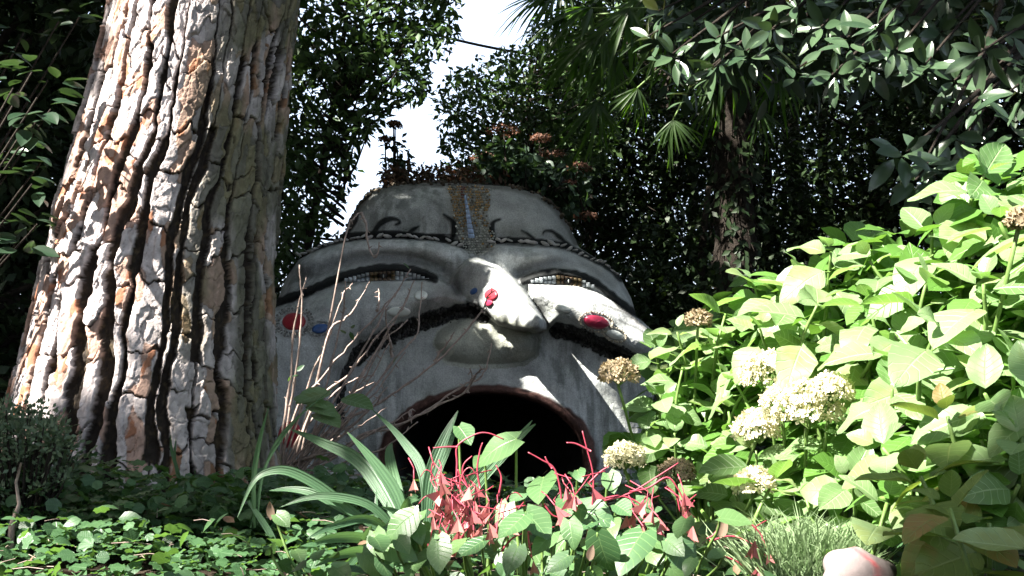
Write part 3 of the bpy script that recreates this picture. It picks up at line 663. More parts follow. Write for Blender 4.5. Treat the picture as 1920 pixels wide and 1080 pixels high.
# ------------------------------------------------------------ gaps shaped into the canopy to place the sun patches
E1 = nrm(np.cross(LD, (0, 0, 1))); E2 = np.cross(E1, LD)
def suv(p): p = np.asarray(p, float); return p @ E1, p @ E2
HOLES = []   # u, v, radius
def hole(px, py, Y, r):
    u, v = suv(P(px, py, Y)); HOLES.append((float(u), float(v), r))
for px, py, r in ((285, 60, .12), (350, 105, .2), (300, 160, .2), (215, 215, .16), (340, 210, .13), (255, 250, .22), (170, 330, .2), (300, 330, .24), (330, 420, .13), (220, 420, .25), (120, 480, .22), (230, 560, .26), (100, 600, .25), (290, 600, .16), (150, 680, .22), (60, 730, .17), (290, 690, .12), (225, 20, .16), (150, 230, .1), (415, 30, .12)):
    hole(px, py, 3.85, r)
for px, py, r, Y in ((965, 548, .15, 7.5), (1000, 596, .11, 7.35), (1000, 190, .14, 11.5), (930, 160, .1, 11.5), (1090, 130, .1, 11.5), (610, 230, .08, 9.5), (1530, 330, .12, 12), (1180, 330, .2, 13), (940, 520, .09, 7.7), (870, 560, .07, 7.8), (905, 495, .05, 8), (935, 640, .045, 7.8), (1040, 560, .16, 8.0), (1090, 585, .2, 8.0), (1150, 620, .22, 8.0), (1195, 640, .22, 8), (785, 362, .06, 8.4), (705, 375, .06, 8.4), (1115, 830, .16, 8.2)):
    hole(px, py, Y, r)
for px, py, r, Y in ((1900, 320, .6, 2.25), (1800, 430, .5, 2.4), (1680, 470, .36, 2.5), (1560, 540, .32, 2.7), (1450, 580, .28, 2.9), (1640, 600, .34, 2.5), (1520, 680, .3, 2.6), (1480, 770, .26, 2.6), (1880, 300, .22, 2.3), (1840, 360, .2, 2.3), (1780, 430, .26, 2.4), (1870, 450, .2, 2.2), (1650, 460, .26, 2.6), (1700, 500, .2, 2.5), (1560, 520, .22, 2.8), (1480, 560, .2, 2.9), (1400, 540, .18, 3.1), (1310, 600, .16, 3.2), (1600, 620, .2, 2.5), (1500, 640, .2, 2.7), (1760, 560, .2, 2.3), (1440, 720, .2, 2.7), (1510, 770, .18, 2.6), (1480, 860, .16, 2.5), (1660, 700, .13, 2.3), (1420, 910, .12, 2.4), (1560, 940, .14, 2.2), (1500, 1010, .2, 2.1), (1250, 820, .14, 3.0), (1190, 830, .12, 3.0), (1160, 705, .07, 3.2), (1700, 900, .09, 2.1), (1390, 960, .08, 2.3), (1800, 1000, .06, 2.0),(1230, 640, .09, 3.2), (1380, 1000, .1, 2.1)):
    hole(px, py, Y, r)
for px, py, r, Y in ((20, 950, .14, 2.8), (70, 1000, .2, 2.6), (130, 960, .12, 2.8), (20, 1060, .2, 2.4), (170, 1050, .12, 2.4), (300, 1000, .1, 2.6), (340, 960, .05, 2.7), (390, 1030, .1, 2.5), (520, 1000, .1, 2.5), (600, 1040, .1, 2.4), (540, 900, .1, 2.8), (620, 940, .1, 2.7), (690, 880, .13, 2.7), (660, 1030, .12, 2.5), (820, 860, .12, 2.6), (850, 800, .08, 2.6), (960, 850, .13, 2.4), (900, 920, .08, 2.2), (1080, 930, .07, 2.2), (1270, 940, .1, 2.1), (840, 1020, .1, 2.1), (940, 1040, .08, 2.0), (1190, 1050, .1, 2.0), (1140, 940, .05, 2.1), (1100, 1060, .06, 2.0), (495, 830, .08, 2.8)):
    hole(px, py, Y, r)
for px, py, r, Y in ((640, 480, .1, 5), (640, 660, .16, 5), (690, 560, .1, 5), (770, 560, .08, 5), (770, 720, .18, 5), (850, 720, .14, 5), (900, 590, .1, 5), (900, 690, .1, 5), (700, 790, .16, 5), (620, 740, .12, 5), (570, 820, .1, 5), (560, 480, .08, 5.2), (640, 560, .1, 5.2), (1195, 190, .16, 8.6), (1250, 255, .13, 8.6), (1440, 320, .1, 9), (1280, 120, .2, 4.6), (1200, 60, .2, 4.7), (1400, 60, .16, 4.7), (1470, 40, .14, 4.6), (1560, 100, .16, 4.4), (1640, 60, .14, 4.4), (1720, 90, .12, 4.3), (1830, 110, .12, 4.1), (1880, 180, .1, 3.9), (1305, 150, .08, 4.6), (1200, 70, .12, 4.7), (1550, 60, .12, 4.5), (1500, 110, .1, 4.5), (1690, 60, .09, 4.4), (1840, 100, .08, 4.2), (1700, 270, .1, 3.8), (720, 20, .25, 8.6), (760, 40, .2, 8.6), (60, 130, .09, 3.6), (90, 215, .08, 3.5), (1040, 300, .08, 8.8), (1090, 325, .06, 8.8), (700, 350, .1, 8.7), (60, 400, .05, 3.6)):
    hole(px, py, Y, r)
HOLES = np.array(HOLES)
def shade_keep(p, pad=0.0):
    """True where a leaf may hang: not in one of the gaps that let the sun through"""
    u, v = suv(p); keep = np.ones(len(u), bool)
    nz_ = fbm(u * 5.5, v * 5.5, 77, 3) - .5
    for a, b, r in HOLES:
        keep &= ~(1 - np.hypot(u - a, v - b) / (r + pad) + 0.8 * nz_ > 0.0)
    return keep
SKY = [(868, -60), (996, -60), (1000, 55), (985, 88), (940, 92), (880, 112), (835, 145), (812, 195), (822, 250), (832, 312), (800, 330), (720, 345), (690, 362), (660, 420), (600, 458), (612, 425), (645, 370), (668, 322), (655, 290), (700, 250), (745, 197), (805, 182), (803, 122), (855, 105)]
def in_sky(p, grow=0.0):
    q = proj(p); s = sdp(q[:, 0], q[:, 1], SKY); return (s > -grow + 9 * (rng.rand(len(q)) - .5)) & (p[:, 1] > 0)

leaf_s = leafT(1, .5, 2, .45, .25, .15, cross=1)                      # 8 faces, small far leaf
def tri_leaf():
    V = np.array([(0, 0, 0), (.45, -.27, .07), (1, 0, -.1), (.45, .27, .07)]); return V, np.array([(0, 1, 2, 3)]), np.array([(0, 0), (.5, -1), (1, 0), (.5, 1)])
leaf_q = tri_leaf()
def spray(centers, per, rad, size, out=None, flat=1.0):
    """leaves gathered round the clump centres"""
    k = len(centers) * per; c = np.repeat(centers, per, 0); d = rdir(k) * (rng.rand(k, 1) ** .6) * np.repeat(rad if hasattr(rad, '__len__') else np.full(len(centers), rad), per)[:, None]
    d[:, 2] *= flat; p = c + d; X = nrm(nrm(d) + rng.normal(size=(k, 3)) * .6 + (0, 0, -.25)); N = nrm(rng.normal(size=(k, 3)) * .55 + (0, 0, 1)); return p, X, N, size * rng.uniform(.65, 1.25, k)
# ------------------------------------------------------------ tall trees overhead: crowns above the picture, shaped to block and dapple the sun
canopy_pts = []
def tall_tree(x, y, label, h=8.6, rad=4.2):
    t = thing('tall_tree', label, 'tree', 'tall trees overhead with crowns shaped to dapple the garden', (x, y, float(gz(x, y)))); o = np.array([x, y, float(gz(x, y))])
    mb = MB(); zt = np.linspace(-.1, h, 10); tube(mb, np.stack([.12 * np.sin(zt * .7), .1 * np.cos(zt), zt], -1), np.linspace(.26, .07, 10), 9)
    for k in range(9):
        a = k * 2.39 + x; b = np.array([0, 0, h * (.62 + .04 * k)]); e = np.array([math.cos(a) * rad * .8, math.sin(a) * rad * .8, h * .14])
        tube(mb, [b, b + e * .4 + (0, 0, .2), b + e], [.09, .06, .025], 5)
    link('trunk', mb.mesh('trunk', M['wood']), t)
    return t, o
tt = [tall_tree(-7.5, -3.5, 'tall tree overhead left of the path'), tall_tree(-9.5, 4.5, 'tall tree overhead behind the pine'), tall_tree(-6.0, 11.5, 'tall tree arching over from the left woods', 9.2),
      tall_tree(7.5, 3.5, 'tall tree overhead right of the hydrangea', 9.0), tall_tree(4.6, 17.5, 'tall tree arching over from the right woods', 9.2), tall_tree(-3.4, -7.5, 'tall tree overhead behind the viewer', 8.2)]
# leaf points of the shared canopy, handed to the nearest tree
def canopy(n, x0, x1, y0, y1, zl, zh, size):
    p = np.stack([rng.uniform(x0, x1, n), rng.uniform(y0, y1, n), rng.uniform(zl, zh, n)], -1)
    return p, np.full(n, size)
fx0 = -15; Pc = []; Sc = []
for a in (canopy(90000, -16, 14, -9, 24, 7.2, 10.6, .34),):
    Pc.append(a[0]); Sc.append(a[1])
# finer leaves where the sun's rays reach what the picture shows
n_ = 90000; tgt = np.stack([rng.uniform(-2.6, 2.6, n_), rng.uniform(1.2, 9.2, n_), np.full(n_, 1.6)], -1); tgt[:, 2] += rng.uniform(-.6, 1.6, n_)
hh = rng.uniform(6.6, 9.5, n_); q = tgt + LD * ((hh - tgt[:, 2]) / LD[2])[:, None]; Pc.append(q); Sc.append(np.full(n_, .15))
Pc = np.vstack(Pc); Sc = np.concatenate(Sc)
pad = np.where(Sc > .2, .16, .03)
k1 = shade_keep(Pc[Sc > .2], .2); k2 = shade_keep(Pc[Sc < .2], .075); kk = np.zeros(len(Pc), bool); kk[Sc > .2] = k1; kk[Sc < .2] = k2
q = proj(Pc); fr = (q[:, 0] > -60) & (q[:, 0] < 1980) & (q[:, 1] > -70) & (q[:, 1] < 1150) & (Pc[:, 1] > .3)
kk &= ~(fr & (Pc[:, 1] < 12)) & ~(fr & (q[:, 0] > 480) & (q[:, 0] < 1080))
# canopy left open behind the viewer's right to let in sky fill
kk &= ~((Pc[:, 0] > 1.5) & (Pc[:, 1] < -.5) & (Sc > .2))
Pc = Pc[kk]; Sc = Sc[kk]
own = np.argmin(np.stack([np.hypot(Pc[:, 0] - o[0], Pc[:, 1] - o[1]) for _, o in tt]), 0)
for k, (t, o) in enumerate(tt):
    m = own == k; mb = MB(); p = Pc[m]; n = len(p)
    cloud(mb, leaf_q, p - o, rdir(n) * (1, 1, .4), nrm(rng.normal(size=(n, 3)) * .5 + LD), Sc[m] * rng.uniform(.7, 1.3, n))
    link('crown', mb.mesh('crown', M['mid']), t, kind='stuff')

# ------------------------------------------------------------ trees of the background, each with its trunk and crown
def wood_tree(x, y, label, h, rx, rz, zc, nclump=60, per=70, size=.13, mat='dark', group='dark trees closing the background', tr=.13, lean=0.0, cat='tree', name='woodland_tree', crad=.55, limit=None):
    g = float(gz(x, y)); t = thing(name, label, cat, group, (x, y, g)); o = np.array([x, y, g])
    mb = MB(); zt = np.linspace(-.1, h, 9); cur = np.stack([lean * zt + .1 * np.sin(zt * 1.3 + x), .08 * np.cos(zt + y), zt], -1)
    tube(mb, cur, np.linspace(tr, tr * .3, 9), 7)
    c = rdir(nclump) * (rng.rand(nclump, 1) ** .45) * (rx, rx * .6, rz) + (lean * zc, 0, zc)
    for k in range(0, nclump, 3):
        b = np.array([np.interp(max(.3, c[k, 2] - .6), zt, cur[:, 0]), 0, max(.3, c[k, 2] - .6)]); e = c[k]
        tube(mb, [b, b * .5 + e * .5 + (0, 0, -.08), e], [tr * .28, tr * .16, .008], 4)
    link('trunk', mb.mesh('trunk', M['wood']), t)
    p, X, N, s = spray(c, per, crad, size, flat=.75)
    keep = ~in_sky(p + o) & ((p[:, 2] + o[2]) > gz(p[:, 0] + o[0], p[:, 1] + o[1]))
    if limit is not None: keep &= limit(p + o)
    mb = MB(); cloud(mb, leaf_q, (p[keep]), X[keep], N[keep], s[keep]); link('crown', mb.mesh('crown', M[mat]), t, kind='stuff'); return t
def at(px, Y): return float(P(px, 540, Y)[0])
nc = 0
desc_r = ['slim dark tree just right of the stone head', 'dark tree behind the right brow of the head', 'dense dark tree beyond the palm trunk', 'dark tree between palm and hydrangea', 'dark tree above the lit hydrangea leaves', 'dark tree at the far right edge', 'tall evergreen behind the palm fronds', 'tall evergreen behind the magnolia boughs', 'tall evergreen in the upper right corner', 'low dark tree at the foot of the right woods']
for k, (px, Y, h, rx, rz, zc) in enumerate([(1120, 13.5, 4.6, 1.5, 2.6, 2.6), (1060, 15.5, 6.2, 1.5, 2.8, 4.0), (1250, 14.0, 5.8, 1.7, 3.0, 3.0), (1430, 13.5, 6.0, 1.9, 3.0, 3.0), (1640, 12.5, 6.0, 1.9, 3.0, 3.2), (1860, 11.5, 6.4, 2.0, 3.2, 3.4), (1290, 17.0, 8.0, 2.6, 3.6, 4.6), (1560, 16.5, 8.0, 2.8, 3.6, 4.6), (1830, 16.0, 8.6, 3.0, 3.8, 4.6), (1330, 12.0, 3.2, 1.9, 1.3, 1.5)]):
    wood_tree(at(px, Y), Y, desc_r[k], h, rx, rz, zc, 84 if k < 6 else 100, 125, .1, 'dark', tr=.1 + .02 * (k % 3))
for k, (px, Y, h, rx, rz, zc, d) in enumerate([(40, 8.5, 6.5, 1.5, 3.4, 3.0, 'dark evergreen filling the left edge behind the pine'), (-60, 6.8, 5.0, 1.2, 2.8, 2.6, 'dark evergreen at the far left edge nearest the viewer'), (200, 11, 7, 2.2, 3.6, 3.6, 'dark evergreen hidden partly by the pine trunk'), (430, 12.0, 4.6, 1.4, 2.3, 2.2, 'dark tree between the pine and the stone head')]):
    wood_tree(at(px, Y), Y, d, h, rx, rz, zc, 110, 120, .1, 'dark', 'dark trees on the left')
# unseen trees added round the clearing to cut the low sky light
for k, (x, y, d) in enumerate([(-9, -6, 'unseen dark evergreen behind the viewer, leftmost'), (-5, -9.5, 'unseen dark evergreen behind the viewer, left of the path'), (1, -10.5, 'unseen dark evergreen straight behind the viewer'), (6.5, -8.5, 'unseen dark evergreen behind the viewer, right of the path'), (10, -3, 'unseen dark evergreen right of the clearing'), (10.5, 4, 'unseen dark evergreen beyond the hydrangea, out to the right'), (-11, 0, 'unseen dark evergreen left of the clearing'), (-10, 7, 'unseen dark evergreen left of the pine')]):
    wood_tree(x, y, d, 8, 3.2, 3.8, 3.8, 60, 40, .34, 'dark', 'unseen dark trees added round the clearing', tr=.2, crad=.9)
for k, (x, y, d) in enumerate([(6.6, 12.0, 'dark tree in the woods right of the picture'), (8.6, 9.5, 'dark tree in the woods out to the right'), (9.6, 14.0, 'dark tree far back in the woods on the right'), (6.8, 8.2, 'dark tree behind the magnolia trunk'), (-4.6, 14.0, 'dark tree far back behind the leafy tree'), (-7.0, 9.5, 'dark tree in the woods left of the pine')]):
    wood_tree(x, y, d, 6.4, 2.0, 3.2, 3.0, 90, 110, .12, 'dark', tr=.13, limit=lambda p: (proj(p)[:, 0] < 520) | (proj(p)[:, 0] > 1080))
# leafy bough against the sky, left of the gap
LEFTP = [(500, -80), (872, -80), (862, 60), (852, 104), (803, 122), (830, 150), (805, 182), (745, 197), (715, 235), (700, 250), (655, 290), (668, 322), (645, 370), (612, 425), (600, 458), (560, 490), (545, 520), (500, 640)]
def img_tree(name, label, cat, poly, Y0, Y1, n, size, mat, base, per=16, crad=.17, trk_r=.07, group=None, dens=None):
    """a tree whose leafy sprays fill the outline seen in the photograph, spread through a real depth"""
    o = np.array(base, float); t = thing(name, label, cat, group, tuple(o)); pl_ = np.array(poly); c = []
    while len(c) < n:
        x = rng.uniform(pl_[:, 0].min(), pl_[:, 0].max()); y = rng.uniform(pl_[:, 1].min(), pl_[:, 1].max())
        if inpoly(np.array([x]), np.array([y]), poly)[0] and (dens is None or rng.rand() < dens(x, y)): c.append(P(x, y, rng.uniform(Y0, Y1)))
    c = np.array(c); mb = MB(); top = c[:, 2].max(); mid = c.mean(0)
    tube(mb, np.array([o, o * .6 + mid * .4 + (0, 0, -.3), mid * .8 + o * .2, [mid[0], mid[1], top - .9]]) - o, [trk_r, trk_r * .7, trk_r * .5, .02], 7)
    main = np.array([mid[0] * .8 + o[0] * .2, mid[1] * .8 + o[1] * .2, 0])
    for k in range(0, n, 4):
        b = np.array([mid[0], mid[1], max(o[2] + .5, min(c[k, 2] - .3, top - .4))]); tube(mb, np.array([b, (b + c[k]) / 2 - (0, 0, .06), c[k]]) - o, [.016, .009, .004], 4)
    link('trunk', mb.mesh('trunk', M['wood']), t)
    p, X, N, s = spray(c, per, crad, size, flat=.8); keep = ~in_sky(p)
    mb = MB(); cloud(mb, leaf_s, p[keep] - o, X[keep], N[keep], s[keep]); link('crown', mb.mesh('crown', M[mat]), t, kind='stuff'); return t
img_tree('leafy_tree', 'dark leafy tree against the white sky between pine trunk and gap', 'tree', LEFTP, 8.6, 10.6, 460, .092, 'mid', (at(470, 9.8), 9.8, .8), 17, .17, dens=lambda x, y: 1 if y < 330 else .62)
MIDP = [(828, 165), (860, 130), (900, 112), (960, 100), (1000, 84), (1060, 60), (1130, 60), (1160, 250), (1120, 340), (1000, 360), (840, 350), (838, 318), (826, 262), (818, 205)]
img_tree('leafy_tree', 'rounded leafy tree rising behind the top of the stone head', 'tree', MIDP, 10.6, 12.6, 330, .09, 'mid', (at(1000, 11.5), 11.5, .8), 17, .2)

# ------------------------------------------------------------ plants growing on top of the head
def top_plant(label, poly, Y0, Y1, n, size, mat, base, cat='plant', name='rooftop_plant', per=9, crad=.07, T=None, heads=()):
    o = P(*base); t = thing(name, label, cat, None, tuple(o)); pl_ = np.array(poly); c = []
    while len(c) < n:
        x = rng.uniform(pl_[:, 0].min(), pl_[:, 0].max()); y = rng.uniform(pl_[:, 1].min(), pl_[:, 1].max())
        if inpoly(np.array([x]), np.array([y]), poly)[0]: c.append(P(x, y, rng.uniform(Y0, Y1)))
    c = np.array(c); mb = MB()
    for k in range(0, n, 3): tube(mb, np.array([[c[k, 0] * .7 + o[0] * .3, c[k, 1], o[2] - .05], c[k]]) - o, [.008, .003], 4)
    for (hx, hy, hr, yy) in heads: tube(mb, np.array([[P(hx, hy, yy)[0] * .85 + o[0] * .15, yy, o[2]], P(hx, hy + 4, yy)]) - o, [.01, .006], 5)
    link('stem', mb.mesh('stem', M['wood']), t, kind='stuff')
    p, X, N, s = spray(c, per, crad, size, flat=.7); mb = MB(); cloud(mb, T or leaf_s, p - o, X, N, s)
    link('foliage', mb.mesh('foliage', M[mat]), t, kind='stuff')
    for (hx, hy, hr, yy) in heads:      # domed flower heads of many tiny florets
        hc = P(hx, hy, yy); r = hr / FPX * yy; k = 170; d = rdir(k); d[:, 2] = abs(d[:, 2]) * .45; mb = MB()
        cloud(mb, leaf_q, hc - o + d * r * rng.uniform(.7, 1, (k, 1)), rdir(k), nrm(d + (0, 0, .5)), np.full(k, .03)); link('flower_head', mb.mesh('flower_head', M['umbel']), t)
    return t
fat = leafT(1, .6, 3, .55, .2, .25, cross=1)
top_plant('dark tuft with two flat flower heads rising against the sky on the head', [(715, 345), (722, 300), (735, 262), (750, 262), (760, 300), (775, 322), (790, 345)], 8.95, 9.2, 26, .07, 'dark', (748, 352, 9.1), heads=[(741, 236, 15, 9.1), (722, 262, 13, 9.1), (738, 232, 8, 9.15)])
top_plant('low reddish brown shrub along the top of the head', [(722, 352), (718, 325), (745, 312), (790, 318), (830, 312), (880, 316), (930, 322), (960, 345), (900, 350), (800, 352)], 8.75, 9.3, 130, .06, 'rust', (830, 352, 9.1), 'shrub', 'rooftop_shrub', 10)
top_plant('fleshy leaved plant with brown flower domes right of the forehead', [(900, 346), (905, 320), (880, 305), (930, 270), (1000, 285), (1060, 300), (1100, 340), (1095, 400), (1060, 392), (1020, 360), (960, 348)], 8.9, 9.5, 150, .085, 'sed', (990, 356, 9.2), per=10, T=fat, heads=[(945, 248, 34, 9.2), (905, 300, 27, 9.1), (1012, 262, 22, 9.3), (1036, 292, 26, 9.2), (1084, 318, 28, 9.1), (1098, 408, 24, 9.0), (1066, 345, 16, 9.0)])

# ------------------------------------------------------------ palm
def fan(parent, hub, tip, nrm_, r, spread=R(150), n=24, sag=.25, label=None):
    """one fan frond: hub point, direction of its middle leaflet, facing"""
    X = nrm(tip); N = nrm(np.asarray(nrm_) - X * (np.asarray(nrm_) @ X)); Yv = np.cross(N, X)
    f = link('frond', palm_stalk_mesh(hub - po_, PALM_TOP - po_), parent)
    for k in range(n):
        a = (k / (n - 1) - .5) * spread; d = X * math.cos(a) + Yv * math.sin(a) + np.array([0, 0, -.3 * abs(a)]) + rng.normal(size=3) * .07
        nn = N + .25 * (1 if k % 2 else -1) * (Yv * math.cos(a) - X * math.sin(a)); m3 = frames(d[None], nn[None])[0]
        o = link('leaflet', leaflet_me[k % 3], f); s = r * rng.uniform(.6, 1.1) * (1 - .25 * abs(a) / (spread / 2)); o.matrix_local = mat4(m3, hub - po_, s)
    return f
def palm_stalk_mesh(a, b):
    mb = MB(); m = (a + b) / 2 + (0, 0, .1); tube(mb, [b, m, a], [.018, .012, .008], 5); return mb.mesh('frond_stalk', M['stem'])
leaflet_me = []
for k in range(3):
    V, F, U = leafT(1, .062, 7, .35, .5, (.28, .5, .75)[k], cross=1, tip=.6); leaflet_me.append(mesh('leaflet', V, F, M['palm'], U))
PALM_TOP = P(1370, 55, 9.4); po_ = np.array([at(1385, 9.4), 9.4, .75])
palm = thing('windmill_palm', 'shaggy windmill palm with drooping fan fronds behind the magnolia', 'palm tree', None, tuple(po_))
mb = MB(); zt = np.linspace(-.1, PALM_TOP[2] - po_[2] + .1, 26); sh = np.interp(zt, [0, 3.3], [0, PALM_TOP[0] - po_[0]]); tube(mb, np.stack([sh, 0 * zt, zt], -1), .14 + .05 * rng.rand(26), 14, (.06, .045, .03))
for _ in range(900):
    z = rng.uniform(0, zt[-1]); a = rng.uniform(0, 6.28); b = np.array([np.interp(z, zt, sh) + .16 * math.cos(a), .16 * math.sin(a), z]); e = b + np.array([.06 * math.cos(a), .06 * math.sin(a), rng.uniform(-.22, .08)]); tube(mb, [b, e], [.012, .002], 3, (.07, .05, .035), False)
link('trunk', mb.mesh('trunk', M['wood']), palm)
ivp = np.stack([rng.normal(size=500) * .17 , -.2 + .1 * rng.rand(500) * 0, rng.uniform(.2, 3.2, 500)], -1); ivp[:, 0] += np.interp(ivp[:, 2], zt, sh); ivp[:, 1] = -np.sqrt(np.maximum(.0, .05 - (ivp[:, 0] - np.interp(ivp[:, 2], zt, sh)) ** 2)) - .03
mb = MB(); cloud(mb, leaf_s, ivp, rng.normal(size=(500, 3)) * (.6, .2, .4) + (0, 0, -.6), rng.normal(size=(500, 3)) * .3 + (0, -1, .3), rng.uniform(.06, .1, 500)); link('climbing_leaves', mb.mesh('climbing_leaves', M['dark']), palm, kind='stuff')
for px, py, Y, tx_, ty_, r, nn in ((1110, 15, 9.0, -1, .0, .62, (0.1, -.4, 1)), (1130, 60, 8.8, -.8, .55, .55, (.2, -.9, .5)), (1180, 15, 8.7, -.3, .9, .55, (.1, -1, .3)), (1195, 165, 8.7, -.2, .95, .36, (.3, -1, .2)), (1262, 225, 8.7, .0, 1, .36, (-.2, -1, .2)), (1120, 190, 9.0, -.2, 1, .5, (.1, -1, .1)), (1250, 30, 8.6, -.1, .9, .6, (0, -1, .4)), (1360, 90, 8.7, .1, 1, .6, (0, -1, .3)), (1420, 205, 8.9, .5, .6, .38, (.3, -.9, .5)), (1470, 60, 9.0, .7, .6, .6, (.2, -.7, .8)), (1060, -30, 9.2, -.8, .6, .6, (0, -.6, .8)), (1400, -60, 9.0, .1, -1, .6, (0, -.8, -.3)), (1060, 30, 9.1, -1, .25, .55, (0, -.5, .9)), (1040, -10, 9.2, -1, -.1, .6, (0, -.3, 1)), (1150, 100, 9.1, -.5, .8, .55, (.1, -.9, .4)), (1090, 90, 9.3, -.7, .7, .5, (.2, -.8, .5)), (1220, -20, 9.0, -.2, .9, .65, (0, -.9, .4)), (1300, 60, 9.2, 0, 1, .6, (.1, -1, .2)), (1340, 170, 9.3, -.1, 1, .5, (0, -1, .1)), (1455, 130, 9.3, .4, .8, .5, (0, -1, .3))):
    fan(palm, P(px, py, Y), np.array([tx_, -.25, -ty_]), np.array(nn), r)

# ------------------------------------------------------------ overhead cable
mb = MB(); tube(mb, P(np.linspace(700, 1150, 24), 32 + np.linspace(0, 1, 24) * 88 - 14 * np.sin(np.linspace(0, math.pi, 24)) * -1, 14.0), .018, 6)
o = link('overhead_cable', mb.mesh('overhead_cable', M['cable']), None, label='thin black cable crossing the bright gap of sky', category='cable')
# ------------------------------------------------------------ hydrangeas
def leafmesh(name, mat, k, **kw):
    out = []
    for i in range(k):
        V, F, U = leafT(droop=kw.get('droop', .2) * (0.2 + 1.3 * i / max(1, k - 1)), fold=kw.get('fold', .15) * (1.4 - .7 * i / max(1, k - 1)), wave=kw.get('wave', .012) * (i - 1), **{a: b for a, b in kw.items() if a not in ('droop', 'fold', 'wave')})
        V = V.copy(); V[:, 1] += .03 * (i - k / 2) * V[:, 0] ** 2
        out.append(mesh(name, V, F, mat, U))
    return out
HL = leafmesh('leaf', M['hyd'], 5, L=1, W=.76, n=9, peak=.44, serr=.05, droop=.3, fold=.26, wave=.03)
HY = leafmesh('leaf', M['hyd_y'], 3, L=1, W=.76, n=9, peak=.44, serr=.05, droop=.3, fold=.26, wave=.03)
HT = leafT(1, .74, 4, .43, .2, .22, cross=1)
HYD = [(1196, 640), (1290, 588), (1362, 528), (1385, 510), (1450, 516), (1525, 482), (1560, 450), (1650, 420), (1705, 398), (1768, 392), (1785, 330), (1808, 276), (1880, 262), (1990, 262), (1990, 1010), (1860, 1030), (1700, 985), (1600, 950), (1540, 940), (1500, 960), (1440, 1000), (1370, 990), (1300, 950), (1262, 880), (1120, 860), (1150, 800), (1215, 790), (1205, 700)]
def hydY(px, py):
    return 3.35 - 1.35 * sm(1200, 1900, px) - .35 * sm(620, 1000, py) + .18 * sm(560, 300, py)
leaf_budget = {}
def leaf_obj(t, o, me, pos, X, N, size):
    ob = link('leaf', me, t); ob.matrix_local = mat4(frames(np.asarray(X)[None], np.asarray(N)[None])[0], pos - o, size)
hyds = []
for nm, lb, base, test in (('hydrangea', 'hydrangea with darker shaded leaves reaching left in front of the stone cheek', (1330, 1000, 3.1), lambda x: x < 1440),
                           ('hydrangea', 'hydrangea blazing in the sun above the big cream flower heads', (1590, 1040, 2.7), lambda x: 1440 <= x < 1700),
                           ('hydrangea', 'nearest hydrangea at the right edge with yellowing lower leaves', (1830, 1060, 2.15), lambda x: x >= 1700)):
    b = P(*base); b[2] = float(gz(b[0], b[1])); t = thing(nm, lb, 'hydrangea', 'hydrangeas filling the right side', tuple(b)); hyds.append((t, b, test, MB(), MB(), [0]))
tips = []; tries = 0
while tries < 9000:
    tries += 1; x = rng.uniform(1120, 1990); y = rng.uniform(262, 1030); d = 50 + 26 * sm(1300, 1850, x)
    if all((x - a) ** 2 + (y - b_) ** 2 > (d * (1 if yy > -1 else 1)) ** 2 for a, b_, yy in tips) and inpoly(np.array([x]), np.array([y]), HYD)[0] and sdp(np.array([x]), np.array([y]), HYD)[0] > 14: tips.append((x, y, 0))
tips = [(x, y) for x, y, _ in tips]
FH = [(1442, 705, 54, 0), (1515, 770, 66, 0), (1420, 806, 44, 0), (1560, 735, 42, 0), (1470, 760, 46, 0), (1415, 912, 40, 0), (1160, 704, 38, 1), (1310, 602, 25, 1), (1172, 862, 38, 0), (1918, 415, 26, 1), (1270, 890, 34, 1)]
tips = [q for q in tips if all(math.hypot(q[0] - a, q[1] - b) > r * .85 for a, b, r, _ in FH)]
up = np.array([0, 0, 1.0])
for (x, y) in tips:
    for t, b, test, st_, inner, cnt in hyds:
        if test(x): break
    Y = float(hydY(x, y)) + rng.uniform(-.14, .12); p = P(x, y, Y)
    A = nrm(np.array([rng.normal() * .28 - .1, -.42 + rng.normal() * .25, .85])); ref = nrm(np.cross(A, rng.normal(size=3))); ref2 = np.cross(A, ref)
    m = np.array([p[0] * .6 + b[0] * .4, p[1] * .5 + b[1] * .5 + .12, b[2] * .4 + p[2] * .6]); tube(st_, smooth([b, m, p - A * .12, p], 4) - b, np.linspace(.008, .0035, 13), 5)
    big = .118 * rng.uniform(.85, 1.15) * (0.92 if x < 1350 else 1)
    yellow = (y > 740 and x > 1600 and rng.rand() < .3)
    for lv, (el, sz, off) in enumerate(((55, .42, .0), (22, .78, -.012), (-2, 1.0, -.045), (-16, 1.0, -.1))):
        for s_ in (0, 1):
            if lv == 0 and rng.rand() < .3: continue
            a = lv * math.pi / 2 + s_ * math.pi + rng.uniform(-.3, .3); rad = ref * math.cos(a) + ref2 * math.sin(a); e = R(el + rng.uniform(-12, 12))
            X = nrm(rad * math.cos(e) + A * math.sin(e)); N = nrm(A * math.cos(e) - rad * math.sin(e) + rng.normal(size=3) * .24)
            q = p + A * off + X * .018; size = big * sz * rng.uniform(.85, 1.1)
            if cnt[0] < 298: leaf_obj(t, b, (HY if yellow else HL)[rng.randint(3 if yellow else 5)], q, X, N, size); cnt[0] += 1
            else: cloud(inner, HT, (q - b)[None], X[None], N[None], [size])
            if lv > 1: tube(st_, [p + A * (off - .01) - b, q - b + X * .01], [.0022, .0016], 4, None, False)
